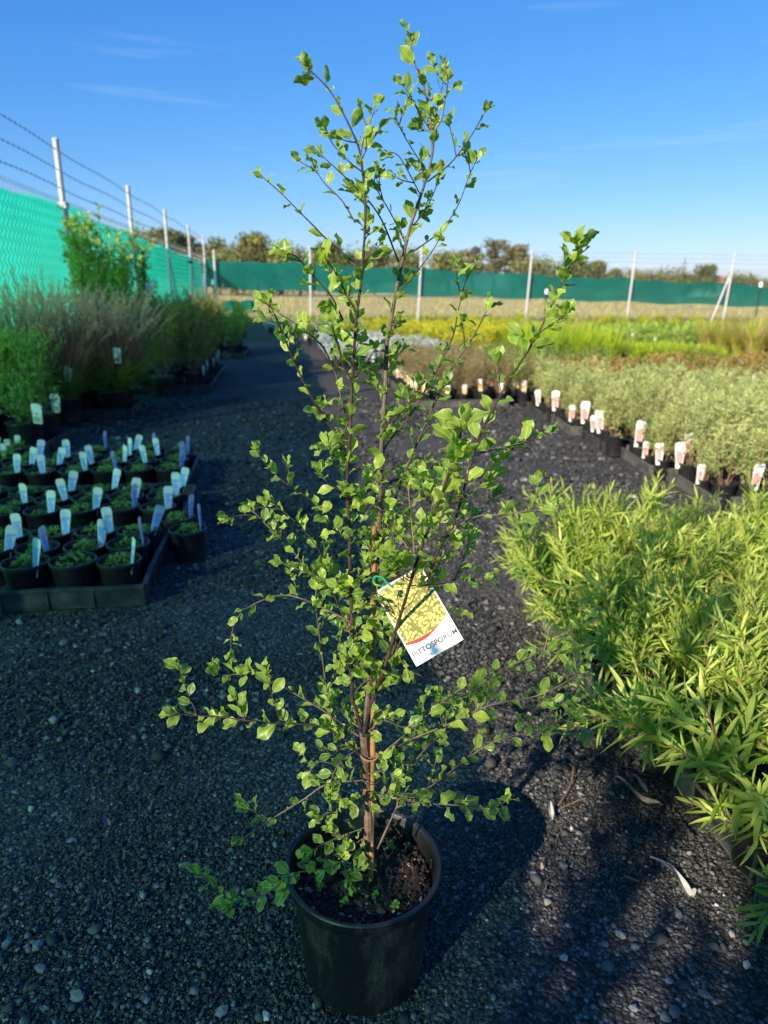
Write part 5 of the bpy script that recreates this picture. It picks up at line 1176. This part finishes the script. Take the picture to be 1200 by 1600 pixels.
# ------------------------------------------------------------------ gravel, stones and litter in front
g = np.random.default_rng(3)
TRAYS = [(-1.70, -0.48, 2.48, 4.66), (0.85, 3.0, 0.2, 2.46), (2.25, 3.4, 3.3, 6.7), (-2.3, -1.62, 4.2, 5.7)]
ico = np.array([tuple(v) for v in ICO_V]); icf = np.array(ICO_F)
octv = np.array([(1, 0, 0), (-1, 0, 0), (0, 1, 0), (0, -1, 0), (0, 0, 1.0), (0, 0, -1.0)]); octf = np.array([(0, 2, 4), (2, 1, 4), (1, 3, 4), (3, 0, 4)])
def scatter(y0, y1, dens, rad, base, faces):
    wmax = lambda y: 0.56 * (y * 0.953 + 0.345) + 0.06
    A = (y1 - y0) * 2 * wmax(y1); n = int(A * dens)
    y = g.uniform(y0, y1, n); x = g.uniform(-1, 1, n) * wmax(y1); k = np.abs(x) < wmax(y); x, y = x[k], y[k]
    s = x * CA + y * SA; t = -x * SA + y * CA; ok = np.hypot(x - ROOT.x, y - ROOT.y) > 0.094
    for a, b, c, d in TRAYS: ok &= ~((s > a) & (s < b) & (t > c) & (t < d))
    x, y = x[ok], y[ok]; n = len(x)
    R = rad * np.exp(g.normal(0, 0.42, n)); R = np.minimum(R, rad * 2.6)
    var = g.uniform(0, 0.9, n) ** 1.2; var = np.where(g.uniform(0, 1, n) < 0.06, g.uniform(0.85, 0.97, n), var); var = np.where(g.uniform(0, 1, n) < 0.022, g.uniform(0.95, 1.0, n), var)
    sc3 = np.stack([g.uniform(0.8, 1.25, n), g.uniform(0.7, 1.1, n), g.uniform(0.4, 0.8, n)], 1) * R[:, None]
    qv = g.normal(size=(n, 4)); qv /= np.linalg.norm(qv, axis=1)[:, None]; w_, a, b, c = qv.T
    Rm = np.stack([1 - 2 * (b * b + c * c), 2 * (a * b - c * w_), 2 * (a * c + b * w_), 2 * (a * b + c * w_), 1 - 2 * (a * a + c * c), 2 * (b * c - a * w_), 2 * (a * c - b * w_), 2 * (b * c + a * w_), 1 - 2 * (a * a + b * b)], 1).reshape(n, 3, 3)
    V = np.einsum('nij,vj->nvi', Rm, base) * g.uniform(0.55, 1.35, (n, len(base), 1)) * sc3[:, None, :]
    yaw = g.uniform(0, 6.283, n); cs, sn = np.cos(yaw), np.sin(yaw)
    X = V[:, :, 0] * cs[:, None] - V[:, :, 1] * sn[:, None] + x[:, None]; Y = V[:, :, 0] * sn[:, None] + V[:, :, 1] * cs[:, None] + y[:, None]
    und = 0.003 * np.sin(x * 5 + y * 3) + 0.003 * np.sin(y * 7 - x * 2)
    Z = V[:, :, 2] + (sc3[:, 2] * g.uniform(0.1, 0.8, n) + und)[:, None]
    P = np.stack([X, Y, Z], 2).reshape(-1, 3); nb = len(base)
    Fc = (faces[None] + (np.arange(n) * nb)[:, None, None]).reshape(-1, 3); return P, Fc, np.repeat(var, nb)
parts = [scatter(0.70, 1.45, 62000, 0.0024, octv, octf), scatter(0.70, 1.45, 8000, 0.0033, ico, icf), scatter(0.70, 1.5, 150, 0.0068, ico, icf), scatter(1.45, 2.4, 22000, 0.0038, octv, octf), scatter(1.45, 2.6, 260, 0.008, ico, icf), scatter(2.4, 4.2, 5000, 0.0070, octv, octf), scatter(4.2, 7.5, 900, 0.011, octv, octf)]
off = 0; Ps, Fs, Vs = [], [], []
for P, Fc, v in parts: Ps.append(P); Fs.append(Fc + off); Vs.append(v); off += len(P)
P = np.concatenate(Ps).astype(np.float32); Fc = np.concatenate(Fs).astype(np.int32); v = np.concatenate(Vs).astype(np.float32)
me = bpy.data.meshes.new('gravel'); me.vertices.add(len(P)); me.vertices.foreach_set('co', P.ravel()); me.loops.add(len(Fc) * 3); me.loops.foreach_set('vertex_index', Fc.ravel())
me.polygons.add(len(Fc)); me.polygons.foreach_set('loop_start', np.arange(0, len(Fc) * 3, 3, dtype=np.int32)); me.polygons.foreach_set('loop_total', np.full(len(Fc), 3, dtype=np.int32))
me.update(calc_edges=True); me.materials.append(MT['gravel']); at_ = me.attributes.new('var', 'FLOAT', 'POINT'); at_.data.foreach_set('value', v)
tag(link('gravel', me), None, None, None, 'stuff'); print('gravel tris', len(Fc))
# larger pale stones one can pick out
PST = [(85, 1378, 13, .3, 'blue-grey'), (60, 1481, 22, .35, 'flat blue-grey'), (123, 1560, 25, .25, 'wedge-shaped grey'), (348, 1583, 24, .55, 'pale blue angular'), (416, 1590, 20, 1.0, 'cream-coloured'), (880, 1499, 15, .95, 'round creamy'), (893, 1296, 11, .95, 'small white'),
       (1100, 1556, 20, .15, 'dark grey wedge'), (1053, 1584, 22, .1, 'large rounded grey'), (970, 1463, 19, .3, 'flat grey'), (992, 1482, 15, .5, 'light grey oblong'), (880, 1355, 19, .05, 'dull slate'), (945, 1478, 15, .1, 'small slate'), (12, 1476, 18, .4, 'bluish'), (65, 1516, 20, .25, 'rounded slate'),
       (112, 1315, 13, .4, 'small blue'), (224, 1142, 12, .6, 'light grey'), (226, 1154, 13, .5, 'pale'), (1060, 1432, 18, .3, 'greenish grey'), (990, 1578, 16, .3, 'pale oval'), (1166, 1510, 16, .9, 'crumbly white'), (242, 1386, 12, .55, 'pale flat'), (92, 1441, 14, .2, 'grey oval'), (36, 1606, 14, .3, 'grey'), (1045, 1535, 13, .6, 'light angular')]
near_w = lambda x, y: ('left of the pot' if x < 450 else 'right of the pot') 
qs = random.Random(8)
for k, (px, py, w_, tone, desc) in enumerate(PST):
    c = ground_at(px, min(py, 1597)); z_ = (c - CAMLOC).length; R = w_ / F * z_ * 0.40
    mb = MB(); 
    vs = []; rot = Quaternion(rdir(qs), 1.0 + k)
    for vv in ICO_V:
        u = rot @ vv; vs.append(Vector((u.x * 1.1, u.y * 0.85, u.z * 0.6)) * R * qs.uniform(0.8, 1.12))
    mb.add(vs, ICO_F, 0, None, tone); o = link('pale_stone', mb.mesh('pale_stone', ['pale_stone'], False)); o.location = c + Vector((0, 0, R * 0.42)); o.rotation_euler = (0, 0, k * 1.3)
    loc = 'near the front' if py > 1480 else ('midway along' if py > 1300 else 'farther back on')
    side = ('at the far left' if px < 100 else 'left of the big pot') if px < 450 else ('right of the big pot' if px < 1000 else 'below the right-hand trays')
    tag(o, f"{desc} stone {loc} the dark gravel {side}", 'stone', 'paler stones lying on the gravel')
# fallen leaves and litter
def curl_leaf(name, lab, pts, wd, mat, z=0.012, grp=None, curl=0.5):
    C_ = catmull([ground_at(x, y, z) for x, y in pts], 5); n = len(C_); o0 = C_[n // 2].copy(); o0.z = 0; mb = MB(); vs = []
    for k, p in enumerate(C_):
        q_ = k / (n - 1); d = (C_[min(n - 1, k + 1)] - C_[max(0, k - 1)]).normalized(); sd = d.cross(Vector((0, 0, 1))).normalized(); ww = wd * (math.sin(PI * (0.03 + 0.94 * q_)) ** 0.7) * 0.5
        tw_ = curl * math.sin(q_ * 5); up = Vector((0, 0, 1))
        for c in (-1, -.5, 0, .5, 1): vs.append(p - o0 + sd * ww * c * math.cos(tw_) + up * (abs(c) * ww * 0.7 + ww * c * math.sin(tw_) + 0.004 * math.sin(q_ * 7)))
    mb.add(vs, [(k * 5 + i, k * 5 + i + 1, k * 5 + i + 6, k * 5 + i + 5) for k in range(n - 1) for i in range(4)]); o = link(name, mb.mesh(name, [mat])); o.location = o0; tag(o, lab, 'leaf', grp); return o
MT['dead_leaf'] = plain('dry_leaf', (0.36, 0.29, 0.20), 0.7, (0.22, 0.16, 0.10), 60)
MT['dead_leaf_pale'] = plain('bleached_leaf', (0.50, 0.47, 0.42), 0.7, (0.34, 0.31, 0.27), 50)
MT['petal'] = plain('dry_petal', (0.30, 0.12, 0.17), 0.6, (0.20, 0.09, 0.11), 80)
curl_leaf('dry_leaf', 'long curled tan leaf lying against the worn tray beside the path', [(964, 1213), (985, 1235), (1005, 1250), (1030, 1256)], 0.020, 'dead_leaf', 0.014, 'fallen leaves on the gravel')
curl_leaf('dry_leaf', 'long twisted pale grey leaf on bare gravel near the corner shrubs', [(1015, 1339), (1045, 1358), (1065, 1378), (1078, 1397), (1087, 1391)], 0.018, 'dead_leaf_pale', 0.014, 'fallen leaves on the gravel')
curl_leaf('dry_leaf', 'small bleached white leaf standing on the gravel right of the pot', [(857, 1250), (861, 1266), (863, 1283)], 0.012, 'dead_leaf_pale', 0.016, 'fallen leaves on the gravel')
curl_leaf('dry_leaf', 'tan dry leaf stuck under the tray joint beside the longest tan leaf', [(985, 1210), (1000, 1222), (1012, 1240)], 0.014, 'dead_leaf', 0.018, 'fallen leaves on the gravel')
curl_leaf('fallen_petal', 'dull purple petal on the gravel, left of the pot and lower of two', [(160, 1278), (166, 1284), (172, 1290)], 0.014, 'petal', 0.014, 'purple petals on the gravel')
curl_leaf('fallen_petal', 'dull purple petal on the gravel, farther back of the two', [(189, 1118), (193, 1121), (198, 1124)], 0.012, 'petal', 0.014, 'purple petals on the gravel')
curl_leaf('dry_leaf', 'tiny yellow leaf fragment on the gravel below the shrub branches', [(842, 1348), (846, 1354), (848, 1360)], 0.008, 'dead_leaf', 0.014, 'fallen leaves on the gravel')
mb = MB(); P_ = [ground_at(x, y, 0.016) for x, y in ((896, 1198), (894, 1218), (884, 1240), (872, 1258))]; o0 = P_[0].copy(); mb.tube([p - o0 for p in catmull(P_, 4)], 0.0018, 5); P2 = [ground_at(x, y, 0.014) for x, y in ((878, 1262), (900, 1252), (915, 1247))]; mb.tube([p - o0 for p in catmull(P2, 4)], 0.0016, 5)
o = link('dry_twig', mb.mesh('dry_twig', ['stem_tan'])); o.location = o0; tag(o, 'thin curved dry twig on the gravel right of the shrub', 'twig')
mb = MB(); P_ = [ground_at(x, y, 0.012) for x, y in ((975, 1368), (988, 1373), (999, 1377))]; o0 = P_[0].copy(); mb.tube([p - o0 for p in P_], 0.002, 5)
o = link('dry_twig', mb.mesh('dry_twig', ['stem_tan'])); o.location = o0; tag(o, 'short brown stick on the gravel beside the twisted pale leaf', 'twig')
